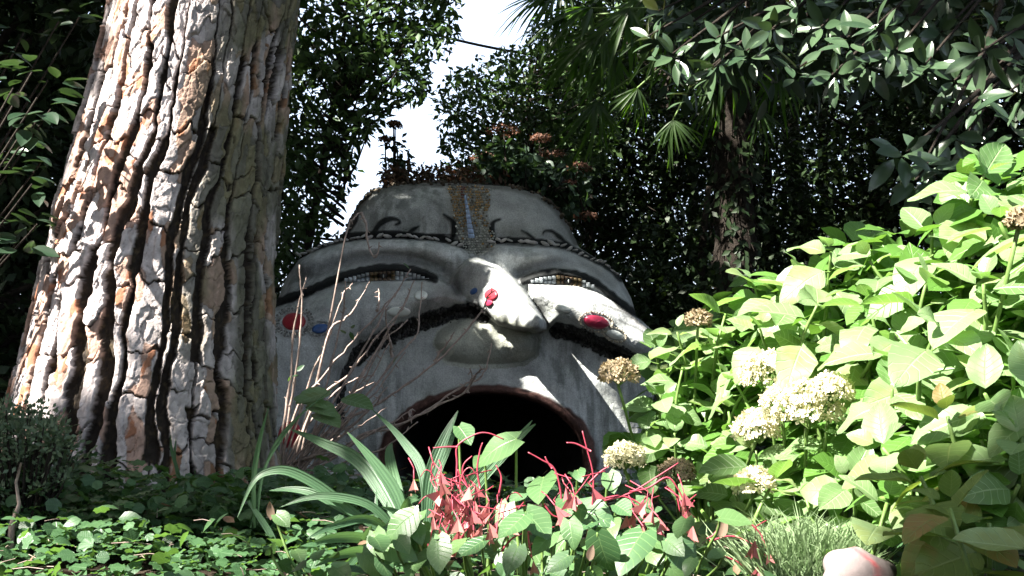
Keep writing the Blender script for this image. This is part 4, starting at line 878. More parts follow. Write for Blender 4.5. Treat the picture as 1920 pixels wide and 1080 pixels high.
for t, b, test, st_, inner, cnt in hyds:        # leaves deeper inside the shrub
    c = []
    while len(c) < 620:
        x = rng.uniform(1120, 1990); y = rng.uniform(262, 1045)
        if test(x) and sdp(np.array([x]), np.array([y]), HYD)[0] > 12: c.append(P(x, y, float(hydY(x, y)) + rng.uniform(.1, .5)))
    c = np.array(c); n = len(c); cloud(inner, HT, c - b, nrm(rng.normal(size=(n, 3)) * (1, 1, .35) + (0, 0, -.2)), nrm(rng.normal(size=(n, 3)) * .35 + (0, -.35, 1)), rng.uniform(.06, .11, n))
    if test(1900):      # the shrub goes on beyond the right edge of the picture
        q = np.array([P(rng.uniform(1985, 2750), rng.uniform(300, 1040), rng.uniform(1.9, 3.1)) for _ in range(1500)]); n = len(q)
        cloud(inner, HT, q - b, nrm(rng.normal(size=(n, 3)) * (1, 1, .35) + (0, -.3, -.2)), nrm(rng.normal(size=(n, 3)) * .35 + (0, -.35, 1)), rng.uniform(.07, .13, n))
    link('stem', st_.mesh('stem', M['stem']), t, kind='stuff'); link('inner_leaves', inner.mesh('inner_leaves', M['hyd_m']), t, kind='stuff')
def floretT():
    V = [(0, 0, 0)]; F = []; U = [(0, 0)]
    for k in range(4):
        a = k * math.pi / 2
        for r, da, z in ((.75, -.5, .1), (1.0, 0, .22), (.75, .5, .1)): V.append((r * math.cos(a + da), r * math.sin(a + da), z)); U.append((r, 0))
        F.append((0, 1 + k * 3, 2 + k * 3, 3 + k * 3))
    return np.array(V), np.array(F), np.array(U)
FT = floretT()
for (x, y, r, br) in FH:
    for t, b, test, *_ in hyds:
        if test(x): break
    Y = float(hydY(x, y)) - .17; c = P(x, y, Y); rr = r / FPX * Y; n = int(150 + r * 3); d = rdir(n); d[:, 2] = np.where(d[:, 2] < -.35, -d[:, 2], d[:, 2])
    mb = MB(); lump = 1 + .22 * (vn(d[:, 0] * 3 + x, d[:, 1] * 3 + d[:, 2] * 2, 5) - .5)
    cloud(mb, FT, c - b + d * (rr * lump * rng.uniform(.82, 1.0, n))[:, None] * (1, 1, .82), rdir(n), nrm(d + rng.normal(size=(n, 3)) * .35), .0105 * rng.uniform(.7, 1.25, n))
    o = link('flower_head', mb.mesh('flower_head', M['floret_b' if br else 'floret']), t)
    o['label'] = 'faded brown flower head' if br else 'cream dried flower head'
    mb = MB(); tube(mb, smooth([b, b * .4 + c * .6 + (0, .15, -.1), c + (0, .02, -rr * .5)], 4) - b, .0045, 5)
    for _ in range(26):
        dd = rdir(1)[0]; dd[2] = abs(dd[2]); tube(mb, [c - b - (0, 0, rr * .5), c - b + dd * rr * .8], [.002, .001], 3, None, False)
    link('flower_stalk', mb.mesh('flower_stalk', M['stem']), t)

# ------------------------------------------------------------ magnolia boughs, upper right
MG = leafmesh('leaf', M['mag'], 4, L=1, W=.36, n=7, peak=.5, droop=.14, fold=.3)
mo_ = np.array([4.3, 6.2, .75]); mag = thing('magnolia_tree', 'magnolia whose glossy leathery leaves hang in from the upper right', 'magnolia tree', None, tuple(mo_))
mb = MB(); zt = np.linspace(0, 6.4, 9); tube(mb, np.stack([-.06 * zt, -.05 * zt, zt], -1), np.linspace(.17, .07, 9), 10)
WH = [(1215, 68, 4.7), (1262, 100, 4.6), (1300, 40, 4.9), (1235, 20, 4.8), (1345, 70, 4.6), (1335, 130, 4.6), (1290, 160, 4.7), (1405, 40, 4.9), (1400, 95, 4.6), (1450, 55, 4.6), (1500, 125, 4.4), (1540, 50, 4.6), (1560, 140, 4.4), (1590, 70, 4.4), (1640, 50, 4.4), (1625, 120, 4.5), (1680, 95, 4.3), (1700, 30, 4.5), (1735, 120, 4.3), (1765, 60, 4.5), (1790, 150, 4.3), (1835, 100, 4.0), (1880, 60, 4.2), (1895, 170, 3.9), (1830, 190, 4.3), (1905, 230, 4.0), (1860, 15, 4.4), (1480, 5, 4.6), (1580, 0, 4.6), (1380, -10, 4.8), (1700, 285, 3.7), (1735, 300, 3.8), (1715, 340, 3.8), (1790, 250, 4.0), (1780, 310, 4.2), (1840, 260, 4.4), (1660, -10, 4.5), (1770, -5, 4.6), (1930, 110, 4.1), (1935, 20, 4.2)]
cnt = 0; late = MB(); MT = leafT(1, .36, 4, .5, .3, .14, cross=1)
limbs = {}
for k, (x, y, Y) in enumerate(WH):
    p = P(x, y, Y); h0 = np.array([p[0] + .9 + .5 * rng.rand(), p[1] + .9, p[2] + .9 + .5 * rng.rand()]); h1 = mo_ + (-.3, -.3, 3.6 + .2 * (k % 9)); m = h0 * .4 + p * .6 + (0, 0, -.02)
    tube(mb, smooth([h1, h0, m, p], 4) - mo_, np.linspace(.024, .004, 13), 6)
    A = nrm(np.array([-.4 + rng.normal() * .35, -.75 + rng.normal() * .3, .2 + rng.normal() * .35])); ref = nrm(np.cross(A, rng.normal(size=3))); ref2 = np.cross(A, ref)
    for s_ in range(8):
        a = s_ * 2.4 + rng.uniform(-.3, .3); e = R(8 + 52 * (s_ / 8) + rng.uniform(-12, 12)); rad = ref * math.cos(a) + ref2 * math.sin(a)
        X = nrm(rad * math.cos(e) + A * math.sin(e) + (0, 0, -.15)); N = nrm(A * math.cos(e) - rad * math.sin(e) + up * .5)
        q = p - A * .035 * (1 - s_ / 8) * 2 + X * .015; sz = .132 * rng.uniform(.6, 1.15)
        if cnt < 298: leaf_obj(mag, mo_, MG[rng.randint(4)], q, X, N, sz); cnt += 1
        else: cloud(late, MT, (q - mo_)[None], X[None], N[None], [sz])
# more leaves further back in the same crown
c = np.stack([rng.uniform(1240, 2000, 420), rng.uniform(-140, 150, 420)], -1); c = P(c[:, 0], c[:, 1], rng.uniform(4.9, 6.4, 420)); p, X, N, s = spray(c, 4, .13, .13)
cloud(late, MT, p - mo_, X, N, s)
link('trunk', mb.mesh('trunk', M['wood']), mag); link('further_leaves', late.mesh('further_leaves', M['mag_d']), mag, kind='stuff')

# ------------------------------------------------------------ glossy branch at the left edge
CL_ = leafmesh('leaf', M['cam'], 3, L=1, W=.5, n=6, peak=.45, droop=.2, fold=.25)
co = np.array([at(-260, 3.9), 3.9, .9]); cam_b = thing('camellia_bush', 'glossy leaved branches in shade at the left edge beside the pine', 'bush', None, tuple(co)); mb = MB()
for (x, y, Y, ang) in ((60, 135, 3.7, 0), (25, 165, 3.6, 0), (95, 205, 3.6, 0), (70, 225, 3.6, .3), (40, 250, 3.6, .3), (20, 300, 3.8, 0), (60, 345, 3.7, .1), (20, 400, 3.8, .1), (30, 455, 3.8, 0), (90, 150, 3.8, 0), (110, 40, 4.0, 0), (150, 30, 4.1, 0), (45, 60, 4.0, 0), (15, 100, 3.9, 0), (80, 300, 3.9, 0), (70, 420, 3.9, 0)):
    p = P(x, y, Y); tube(mb, smooth([co + (0, 0, .2), co * .5 + p * .5 + (-.1, 0, .15), p], 4) - co, np.linspace(.009, .003, 9), 5)
    for s_ in range(6):
        a = rng.uniform(0, 6.28); X = nrm(np.array([math.cos(a), math.sin(a) * .7, rng.uniform(-.25, .2) - ang])); N = nrm(rng.normal(size=3) * .3 + (0, -.25, 1))
        leaf_obj(cam_b, co, CL_[rng.randint(3)], p + X * .02 + rdir(1)[0] * .035, X, N, .085 * rng.uniform(.8, 1.2))
link('branch', mb.mesh('branch', M['wood']), cam_b)

# ------------------------------------------------------------ small leaved shrub left of the pine
ho_ = P(40, 960, 3.2); ho_[2] = float(gz(ho_[0], ho_[1])); he = thing('heath_shrub', 'small grey green shrub with tiny leaves at the foot of the pine', 'shrub', None, tuple(ho_)); mb = MB(); fm = MB()
hp = [(-60, 790), (0, 768), (50, 762), (95, 776), (130, 800), (145, 850), (130, 900), (60, 930), (-60, 960)]; c = []
while len(c) < 150:
    x = rng.uniform(-60, 150); y = rng.uniform(760, 950)
    if inpoly(np.array([x]), np.array([y]), hp)[0]: c.append(P(x, y, 3.15 + rng.uniform(-.12, .25)))
for q in c:
    tube(mb, np.array([ho_, ho_ * .4 + q * .6 + (0, 0, -.03), q]) - ho_, [.006, .004, .002], 4)
    k = 34; d = rdir(k); pz = q + d * rng.uniform(0, .045, (k, 1)); cloud(fm, leaf_q, pz - ho_, nrm(d + (0, 0, .4)), rdir(k), rng.uniform(.012, .022, k))
link('stem', mb.mesh('stem', M['wood']), he, kind='stuff'); link('foliage', fm.mesh('foliage', M['heath']), he, kind='stuff')
mb = MB(); tube(mb, P([40, 30, 36, 22, 20, 2], [868, 905, 945, 985, 1020, 1075], 2.95), [.003, .004, .005, .008, .009, .011], 9)
o = link('dry_stump', mb.mesh('dry_stump', M['twig']), None, label='crooked dry stem standing at the far left below the small shrub', category='stem')

# ------------------------------------------------------------ bare shrub in front of the face
TW = [[(535, 890), (560, 830), (600, 690), (648, 447), (662, 410), (678, 398)], [(678, 400), (686, 420), (690, 455), (702, 482), (712, 455)], [(560, 880), (600, 770), (640, 600), (645, 570), (648, 527)], [(555, 900), (612, 640), (650, 597), (672, 568), (692, 527)], [(548, 900), (620, 760), (690, 640), (735, 560), (770, 504)],
      [(707, 583), (711, 565), (710, 542)], [(565, 890), (640, 770), (715, 642), (750, 585), (778, 527)], [(570, 900), (690, 740), (760, 650), (784, 616), (790, 527)], [(735, 668), (731, 640), (725, 606), (724, 578)], [(545, 905), (644, 796), (696, 763), (755, 726), (818, 679), (895, 594), (912, 565), (923, 538)],
      [(815, 678), (830, 655), (852, 622)], [(560, 900), (674, 818), (730, 804), (789, 778), (860, 728), (900, 707), (915, 680), (921, 642)], [(560, 905), (690, 815), (760, 790), (820, 762), (870, 735), (884, 708), (881, 690)], [(876, 735), (890, 705), (906, 690)], [(768, 785), (768, 770), (774, 767)],
      [(530, 880), (585, 700), (610, 650), (640, 560), (660, 530)], [(528, 900), (540, 780), (560, 660), (566, 560), (560, 495)], [(525, 860), (545, 700), (556, 590), (575, 520)], [(540, 900), (590, 760), (655, 700), (700, 640), (745, 590), (770, 545)], [(550, 900), (620, 800), (680, 700), (720, 640), (765, 600)],
      [(520, 880), (560, 760), (610, 700), (660, 640), (712, 585), (750, 540)], [(560, 890), (640, 840), (720, 800), (770, 770)], [(560, 880), (650, 810), (700, 760), (716, 740)], [(540, 870), (600, 800), (650, 745), (700, 716)], [(535, 880), (560, 820), (620, 745), (660, 712), (702, 705)], [(530, 870), (620, 850), (690, 850), (735, 840)]]
bo = np.array([at(530, 5.0), 5.0, 0.0]); bo[2] = float(gz(bo[0], 5.0)); bare = thing('bare_shrub', 'leafless shrub of pale twigs fanning out in front of the stone face', 'bare shrub', None, tuple(bo))
lm = leafmesh('young_leaf', M['cover'], 1, L=1, W=.5, n=4)[0]
for k in range(13):
    a = rng.uniform(.15, 1.25); L_ = rng.uniform(120, 330); x0 = 540 + rng.uniform(-30, 30); y0 = 900 + rng.uniform(-30, 20)
    TW.append([(x0, y0), (x0 + L_ * .35 * math.cos(a) - 6, y0 - L_ * .4 * math.sin(a)), (x0 + L_ * .7 * math.cos(a) + 4, y0 - L_ * .68 * math.sin(a)), (x0 + L_ * math.cos(a), y0 - L_ * math.sin(a) + rng.uniform(-14, 14))])
for k, pts in enumerate(TW):
    Y = 5.0 + rng.uniform(-.25, .3); s_ = smooth(pts, 6); n = len(s_); s_ = s_ + (fbm(np.arange(n) * .5 + k * 9, np.zeros(n), 5)[:, None] - .5) * 5
    q = P(s_[:, 0], s_[:, 1], np.linspace(5.0, Y, n)); mb = MB()
    if k not in (1, 5, 8, 10, 13, 14) and k < 26 or k >= 26: q = np.vstack([[bo[0] + rng.uniform(-.06, .06), 5.0, bo[2]], q])
    r_ = np.linspace(.0066 if k < 26 else .0045, .0026, len(q)) * (1 + .35 * (np.arange(len(q)) % 5 == 0)); tube(mb, q - bo, r_, 6)
    for s2 in range(2, n - 1, 3):
        b = q[s2] - bo; tube(mb, [b, b + rdir(1)[0] * .022], [.004, .0015], 4, None, False)
    link('twig', mb.mesh('twig', M['twig']), bare)
for (x, y) in ((656, 622), (662, 616), (648, 626), (548, 705), (556, 696), (540, 712), (738, 680), (768, 504)):
    leaf_obj(bare, bo, lm, P(x, y, 4.95), nrm(rng.normal(size=3)), nrm(rng.normal(size=3) * .4 + (0, -.5, 1)), .045)
for (x, y, a) in ((552, 745, 0), (575, 760, .6), (640, 748, .2), (590, 775, 1), (520, 770, 2), (620, 735, 2.2)):
    leaf_obj(bare, bo, HL[1], P(x, y, 4.7), nrm(np.array([math.cos(a), -.4, -.15])), nrm(np.array([.1, -.5, 1])), .16)

# ------------------------------------------------------------ strap leaved plant
def strap(t, o, pts, w, Y0, Y1, twist=.5, mat='strap', name='blade'):
    s_ = smooth(pts, 5); n = len(s_); c = P(s_[:, 0], s_[:, 1], np.linspace(Y0, Y1, n)); T = nrm(np.gradient(c, axis=0))
    vd = nrm(c - CAM); side = nrm(np.cross(T, vd)); nn = nrm(np.cross(side, T)); tw = np.linspace(twist, -twist * .4, n)[:, None]; sd = nrm(side * np.cos(tw) + nn * np.sin(tw)); up_n = np.cross(T, sd)
    t_ = np.linspace(0, 1, n); wd = (w * .8 / 2 / FPX * Y0) * np.minimum(1, .45 + 1.6 * t_) * np.clip((1 - t_) / .45, 0.02, 1) ** .7
    V = np.stack([c + sd * wd[:, None] * q + up_n * (abs(q) * .28 * wd[:, None]) for q in (-1, -.5, 0, .5, 1)], 1).reshape(-1, 3)
    i = np.arange(n - 1)[:, None] * 5; j = np.arange(4)[None]; U = np.stack([np.repeat(t_, 5), np.tile([-1, -.5, 0, .5, 1], n)], -1)
    link(name, mesh(name, V - o, np.stack([i + j, i + j + 1, i + j + 6, i + j + 5], -1).reshape(-1, 4), M[mat], U), t)
so_ = P(770, 1020, 2.75); so_[2] = float(gz(so_[0], 2.75)); sp = thing('strap_leaf_plant', 'clump of long arching green strap leaves before the stone mouth', 'plant', None, tuple(so_)); o = so_
for pts, w_, Y1 in (([(770, 1015), (745, 930), (705, 870), (651, 810)], 30, 2.7), ([(765, 1015), (720, 930), (670, 862), (600, 828), (545, 805)], 32, 2.95), ([(795, 1010), (796, 915), (786, 868), (765, 838), (735, 803), (698, 768)], 23, 2.8), ([(798, 1010), (804, 905), (829, 831), (859, 770)], 30, 2.7), ([(806, 1010), (815, 900), (838, 840), (857, 800)], 24, 2.8),
                    ([(762, 1020), (735, 985), (688, 945), (621, 930), (570, 935), (524, 951)], 20, 2.6), ([(760, 1022), (700, 985), (655, 955), (600, 912), (545, 884), (505, 884), (474, 905), (445, 970)], 24, 2.6), ([(758, 1020), (650, 958), (590, 925), (545, 917), (505, 920)], 20, 2.7), ([(800, 1030), (880, 915), (935, 850), (1004, 795)], 42, 2.6), ([(810, 1030), (900, 900), (955, 840), (998, 788)], 26, 2.75),
                    ([(765, 1030), (758, 975), (768, 940), (785, 937)], 26, 2.5), ([(640, 1075), (676, 1035), (690, 1000), (697, 985)], 22, 2.45), ([(705, 1040), (705, 960), (706, 915)], 10, 2.7), ([(780, 1020), (740, 900), (730, 850), (735, 830)], 26, 3.0), ([(760, 1040), (690, 1010), (620, 1010), (560, 1035)], 24, 2.4), ([(740, 1060), (690, 1035), (640, 1040), (590, 1062)], 22, 2.3), ([(760, 1050), (720, 1060), (670, 1075), (640, 1085)], 20, 2.3), ([(800, 1030), (780, 990), (742, 960), (715, 950)], 18, 2.6), ([(790, 1040), (840, 985), (870, 970), (905, 985)], 20, 2.4), ([(770, 1035), (700, 975), (630, 985), (575, 1010)], 20, 2.5)):
    strap(sp, o, pts, w_, 2.65, Y1, rng.uniform(-.4, .6))
o = P(478, 985, 2.9); o[2] = float(gz(o[0], 2.9)); gp = thing('tall_grass', 'few tall grass blades leaning up in front of the pine base', 'grass clump', None, tuple(o))
for pts, w_ in (([(478, 990), (476, 900), (486, 830), (504, 762)], 12), ([(482, 985), (494, 885), (530, 820), (572, 770)], 7), ([(465, 940), (490, 975), (514, 1015), (532, 1060)], 15), ([(470, 990), (500, 870), (540, 800), (640, 715)], 7)): strap(gp, o, pts, w_, 2.9, 2.85, .3)
o = P(345, 945, 3.3); o[2] = float(gz(o[0], 3.3)); gp = thing('tall_grass', 'thin grass blades rising against the dark middle of the pine base', 'grass clump', None, tuple(o))
for pts, w_ in (([(345, 945), (335, 890), (322, 845), (320, 815)], 8), ([(345, 945), (350, 905), (362, 930), (370, 965)], 8), ([(340, 940), (328, 860), (330, 820)], 6), ([(350, 940), (380, 900), (420, 880)], 4)): strap(gp, o, pts, w_, 3.3, 3.25, .3)

# ------------------------------------------------------------ hardy begonia: heart leaves, pink stalks and seed capsules
BG = leafmesh('leaf', M['beg'], 4, L=1, W=.82, n=9, peak=.36, heart=1.0, asym=.12, serr=.03, droop=.22, fold=.16, tip=1.1)
bo2 = P(1000, 1120, 2.2); bo2[2] = float(gz(bo2[0], 2.2)); beg = thing('begonia_plant', 'hardy begonia with heart shaped leaves and drooping pink seed capsules in the foreground', 'begonia', None, tuple(bo2))
BL = [(925, 838, 105, 2.2), (872, 815, 58, 2.3), (900, 860, 50, 2.25), (1013, 915, 96, 2.15), (1062, 945, 66, 2.1), (1112, 962, 92, 2.1), (1147, 906, 56, 2.15), (1010, 985, 84, 2.0), (1170, 955, 56, 2.1), (1180, 1030, 118, 1.95), (1130, 1040, 100, 1.95), (1045, 1056, 60, 1.9), (1110, 1020, 60, 2.0), (800, 1050, 80, 2.0), (940, 966, 62, 2.1), (1210, 950, 50, 2.15), (880, 1030, 70, 1.95), (850, 1000, 52, 2.1), (1070, 1000, 62, 2.0), (1240, 1020, 60, 2.05), (1380, 975, 70, 2.05), (1290, 1060, 46, 1.9), (960, 1050, 70, 1.9), (740, 1020, 66, 2.15), (700, 1060, 70, 2.1), (640, 1075, 60, 2.1), (1085, 890, 40, 2.2), (1340, 1040, 40, 1.95), (970, 930, 46, 2.2), (1225, 985, 40, 2.05), (560, 1040, 44, 2.3), (530, 975, 46, 2.3), (510, 1030, 42, 2.3)]
st_ = MB(); pk = MB()
for k in range(60): BL.append((rng.uniform(680, 1300), rng.uniform(985, 1100), rng.uniform(45, 85), rng.uniform(1.9, 2.35)))
for (x, y, s_, Y) in BL:
    p = P(x, y, Y); X = nrm(np.array([rng.normal() * .7, -.45 + rng.normal() * .3, -.35 + rng.normal() * .15])); N = nrm(np.array([-.25 + rng.normal() * .2, -.6 + rng.normal() * .2, .75])); sz = .86 * s_ / FPX * Y
    leaf_obj(beg, bo2, BG[rng.randint(4)], p - X * sz * .5, X, N, sz)
    b = p - X * sz * .5; tube(st_, smooth([bo2 + ((b[0] - bo2[0]) * .8 + rng.uniform(-.06, .06), 0, 0), (bo2 + b) / 2 + ((b[0] - bo2[0]) * .42, .05, 0), b + (0, .03, -.03), b], 3) - bo2, np.linspace(.004, .0022, 10), 5)
PS = [[(856, 905), (857, 868), (858, 836), (890, 815), (915, 812), (945, 824)], [(858, 838), (835, 838), (812, 840)], [(885, 975), (920, 962), (955, 952), (985, 948)], [(930, 1050), (960, 1010), (1000, 995), (1040, 988)], [(990, 1000), (992, 1020), (998, 1045)], [(1100, 1010), (1110, 950), (1112, 890), (1100, 840), (1092, 808)], [(1108, 846), (1080, 832), (1062, 830)], [(1050, 985), (1052, 930), (1040, 880), (1015, 862), (990, 848)], [(1035, 878), (1026, 865), (1022, 856)],
      [(1130, 940), (1180, 925), (1230, 895), (1272, 868)], [(1180, 922), (1215, 915), (1250, 895), (1270, 915), (1282, 940), (1290, 970)], [(1250, 912), (1268, 930), (1275, 960)], [(1105, 905), (1125, 885), (1142, 874)], [(1330, 1015), (1370, 1005), (1410, 1020), (1440, 1045)], [(1350, 1040), (1390, 1058), (1420, 1085)], [(1400, 975), (1425, 1000), (1440, 1035)], [(780, 1060), (800, 1030), (812, 990), (830, 960)], [(1020, 945), (1035, 965), (1048, 970)], [(1130, 935), (1165, 930), (1200, 945), (1215, 975)], [(900, 915), (895, 880), (900, 845), (905, 830)], [(880, 920), (868, 890), (870, 870), (885, 855)], [(935, 930), (940, 895), (930, 872)], [(1370, 960), (1340, 1000), (1325, 1010)]]
for pts in PS:
    q = smooth(pts, 5); tube(pk, P(q[:, 0], q[:, 1], 2.12) - bo2, np.linspace(.0022, .0012, len(q)), 6)
for _ in range(13):
    x = rng.uniform(800, 980); y = rng.uniform(890, 1000); a = rng.uniform(-.9, .9); L_ = rng.uniform(22, 50)
    q = smooth([(x, y), (x + L_ * .5 * a, y - L_ * .75), (x + L_ * a * 1.1, y - L_ * .95), (x + L_ * a * 1.6, y - L_ * .6)], 4); tube(pk, P(q[:, 0], q[:, 1], 2.1 + rng.uniform(-.04, .06)) - bo2, np.linspace(.0015, .0009, len(q)), 4)
def capmesh():
    V = []; F = []; U = []
    for k in range(3):
        a = k * 2.094; d = np.array([math.cos(a), math.sin(a), 0]); w_ = (1.0, .7, .6)[k]; i0 = len(V)
        V += [(0, 0, 0), tuple(d * .2 * w_ + (0, 0, -.3)), tuple(d * .62 * w_ + (0, 0, -.95)), (0, 0, -.82), (0, 0, -.4)]
        F += [(i0, i0 + 1, i0 + 2, i0 + 4), (i0 + 4, i0 + 2, i0 + 3, i0 + 4)]; U += [(0, 0)] * 5
    F = [tuple(f) for f in F]; return np.array(V), np.array([f for f in F if len(set(f)) == 4]), np.array([(f[0], f[1], f[2]) for f in F if len(set(f)) == 3]), np.array(U)
V, F4, F3, U = capmesh(); cap = mesh('seed_capsule', V, [F4, F3], M['capsule'], U, smooth_=False)
CP = [(833, 925), (850, 938), (866, 930), (880, 920), (826, 950), (842, 962), (858, 975), (845, 985), (890, 945), (872, 958), (900, 962), (923, 968), (935, 982), (947, 990), (854, 1030), (870, 1020), (836, 1000), (1061, 921), (1110, 921), (1208, 982), (1222, 965), (1282, 930), (1290, 975), (1278, 955), (1298, 990), (825, 905), (776, 905), (1040, 955), (1416, 1020), (1428, 1060), (1440, 1040), (905, 990), (915, 1005), (888, 1002), (862, 1000), (1000, 1058), (812, 975), (840, 940), (880, 985), (820, 930)]
CP += [(x + rng.normal() * 16, y + rng.normal() * 16) for x, y in CP[:20]] + [(rng.uniform(985, 1240), rng.uniform(930, 1010)) for _ in range(9)]
for (x, y) in CP:
    p = P(x, y - 8, 2.08 + rng.uniform(-.04, .05)); o = link('seed_capsule', cap, beg); s_ = rng.uniform(24, 38) / FPX * 2.1
    o.matrix_local = mat4(frames(nrm(rng.normal(size=(1, 3)) * (1, 1, .15)), nrm(rng.normal(size=(1, 3)) * .25 + (0, 0, 1)))[0], p - bo2, s_)
    q = np.array([p, p + (rng.uniform(-.02, .02), .005, .014 + .01 * rng.rand()), p + (rng.uniform(-.035, .035), .01, .024 + .02 * rng.rand())]); tube(pk, q - bo2, .0012, 4)
link('stem', st_.mesh('stem', M['stem']), beg, kind='stuff'); link('flower_stalk', pk.mesh('flower_stalk', M['pinkstem']), beg, kind='stuff')

# ------------------------------------------------------------ ground cover
def coverT():
    V = [(0.1, 0, 0.02)]; F = []; U = [(.1, 0)]; n = 12
    for k in range(n):
        a = -math.pi + (k + .5) * 2 * math.pi / n; r = .5 * (1 + .1 * (k % 2)); V.append((.5 + r * math.cos(a), r * math.sin(a), .07 - .12 * (k % 2))); U.append((.5 + .5 * math.cos(a), math.sin(a)))
    for k in range(0, n, 1): F.append((0, 1 + k, 1 + (k + 1) % n))
    return np.array(V), np.array(F), np.array(U)
GC = coverT(); mb = MB()
def cov(n, x0, x1, y0, y1, hz, size, keep=None):
    x = rng.uniform(x0, x1, n); y = rng.uniform(y0, y1, n)
    if keep is not None: m = keep(x, y); x = x[m]; y = y[m]
    k = len(x); z = gz(x, y) + rng.uniform(.0, 1, k) ** .7 * hz * (0.5 + fbm(x * 4, y * 4, 9)); X = nrm(rng.normal(size=(k, 3)) * (1, 1, .2)); N = nrm(rng.normal(size=(k, 3)) * .38 + (0, -.2, 1)); cloud(mb, GC, np.stack([x, y, z], -1), X, N, size * rng.uniform(.6, 1.3, k))
tx0 = float(tkP[0, 0])
out = lambda x, y: np.hypot(x - tx0, y - YT) > .56
cov(7500, -2.6, -.45, 1.75, 4.6, .13, .034, out); cov(2600, -.5, 2.2, 1.75, 4.2, .08, .034); cov(3000, -2.4, -.5, 3.0, 3.75, .2, .04, out); cov(2500, -3.5, 3, 4.2, 7.4, .1, .05, out)
k = 1900; x = rng.uniform(-2.5, 1.8, k); y = rng.uniform(1.8, 4.4, k); m_ = out(x, y); x = x[m_]; y = y[m_]; k = len(x)
cloud(mb, leafT(1, .62, 4, .4, .2, .3, cross=1), np.stack([x, y, gz(x, y) + rng.uniform(.04, .17, k)], -1), rng.normal(size=(k, 3)) * (1, 1, .3), rng.normal(size=(k, 3)) * .4 + (0, -.2, 1), rng.uniform(.025, .06, k))
link('ground_cover', mb.mesh('ground_cover', M['cover']), None, kind='stuff')
# fallen needles and twigs
mb = MB()
for _ in range(500):
    x = rng.uniform(-2.2, 1.4); y = rng.uniform(1.8, 4.0)
    if not out(x, y): continue
    a = rng.uniform(0, 6.28); p = np.array([x, y, float(gz(x, y)) + rng.uniform(.05, .15)]); d = np.array([math.cos(a), math.sin(a), rng.uniform(-.2, .3)]) * rng.uniform(.03, .09); tube(mb, [p, p + d * .5 + (0, 0, .004), p + d], [.0012, .0012, .0008], 3, None, False)
link('fallen_needles', mb.mesh('fallen_needles', M['twig']), None, kind='stuff')
# fine grass tuft
go = P(1530, 1040, 2.15); go[2] = float(gz(go[0], go[1])); ft = thing('grass_tuft', 'feathery pale green grass tuft behind the pale boulder', 'grass tuft', None, tuple(go)); mb = MB()
for (cx0, cy0, n_, w_, h_) in ((1510, 1050, 1500, 75, 105), (1660, 1080, 420, 70, 50), (1760, 1090, 300, 60, 35), (1420, 1090, 300, 50, 35)):
    for _ in range(n_):
        bx_ = cx0 + rng.normal() * w_ * .55; b = P(bx_, cy0 + 20 + rng.uniform(-10, 20), 2.15 + rng.uniform(-.08, .1)); L_ = h_ / FPX * 2.1 * rng.uniform(.6, 1.25); dx = (bx_ - cx0) / w_ * .6 + rng.normal() * .4; d = np.array([dx, rng.normal() * .5 - .2, 1]) ; d = nrm(d)
        e = b + d * L_ * .7; f_ = e + nrm(d + (rng.normal() * .8, rng.normal() * .5, -.5)) * L_ * .35; s_ = np.array([.0016, 0, 0])
        mb.add(np.array([b - s_ - go, b + s_ - go, e + s_ * .8 - go, e - s_ * .8 - go, f_ - go]), [np.array([(0, 1, 2, 3)]), np.array([(3, 2, 4)])], None, None, rng.rand())
link('blades', mb.mesh('blades', M['grass']), ft, kind='stuff')
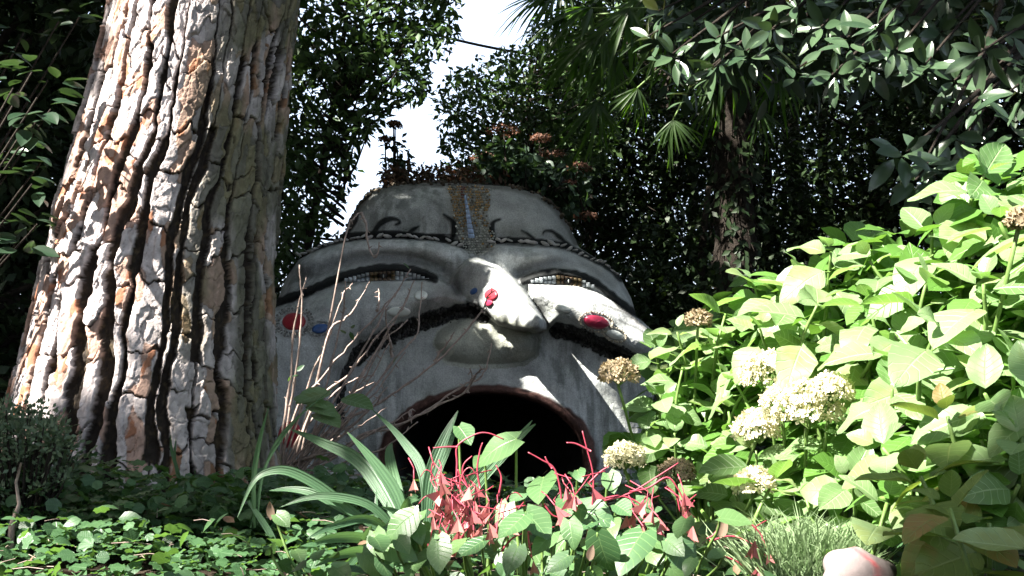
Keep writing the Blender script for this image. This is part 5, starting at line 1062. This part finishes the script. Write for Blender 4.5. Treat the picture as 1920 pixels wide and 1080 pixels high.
# boulders along the edge of the bed
for (x, y, rx, rz, Y, lb, st2) in ((1612, 1092, 76, 64, 1.95, 'pale pinkish boulder with a red smear, below the grass tuft', 1), (1815, 1108, 92, 46, 1.9, 'smooth grey brown boulder at the lower edge right of the pale one', 0), (1935, 1105, 60, 42, 1.95, 'small reddish boulder in the lower right corner', 0), (1480, 1150, 70, 55, 1.9, 'grey boulder just below the pink capsules', 0), (1290, 1165, 90, 60, 1.9, 'grey boulder below the begonia', 0)):
    c = P(x, y, Y); k = Y / FPX; mb = MB(); blob(mb, (0, 0, 0), rx * k, 40, 26, int(x), (.2, .165, .16) if st2 else (.2, .17, .155), .26, (1, .85, rz / rx))
    if st2:
        V = mb.V[0]; C_ = mb.C[0]; f = np.exp(-((V[:, 0] + .004 - .02 * np.sin(V[:, 2] * 60)) / .0045) ** 2) * (V[:, 2] > .0) * (V[:, 1] < .03); mb.C[0] = C_ * (1 - f[:, None] * .8) + np.array([.4, .05, .06]) * f[:, None] * .8
    o = link('boulder', mb.mesh('boulder', M['boulder']), None, tuple(c), label=lb, category='rock', group='boulders edging the bed')
# dead leaves
DL = leafmesh('dead_leaf', M['deadleaf'], 2, L=1, W=.5, n=5, droop=-.3, fold=.5)
for (x, y, Y, s_, lb) in ((507, 975, 2.75, .05, 'pale brown dead leaf caught upright among the ground cover'), (1105, 1052, 1.95, .03, 'small dead leaf lying under the begonia'), (1350, 1010, 2.1, .045, 'dry brown leaf between begonia and hydrangea')):
    o = link('dead_leaf', DL[rng.randint(2)], None, None, label=lb, category='dead leaf'); o.matrix_world = mat4(frames(nrm(np.array([[.2, -.1, .9]])), np.array([[-.3, -1, .2]]))[0], P(x, y, Y), s_)
# leaf litter between the plants
mb = MB(); k = 700; x = rng.uniform(-2.5, 2.0, k); y = rng.uniform(1.8, 7.4, k)
cloud(mb, leafT(1, .5, 3, .45, .5, -.3, cross=1), np.stack([x, y, gz(x, y) + rng.uniform(.0, .15, k)], -1), rng.normal(size=(k, 3)) * (1, 1, .3), rng.normal(size=(k, 3)) * .6 + (0, -.2, 1), rng.uniform(.02, .05, k))
M['litter'] = leafmat('brown litter', (0.07, 0.04, 0.025), (0.2, 0.12, 0.07), (0.3, 0.15, 0.05), 0.8, 0.1)
link('leaf_litter', mb.mesh('leaf_litter', M['litter']), None, kind='stuff')
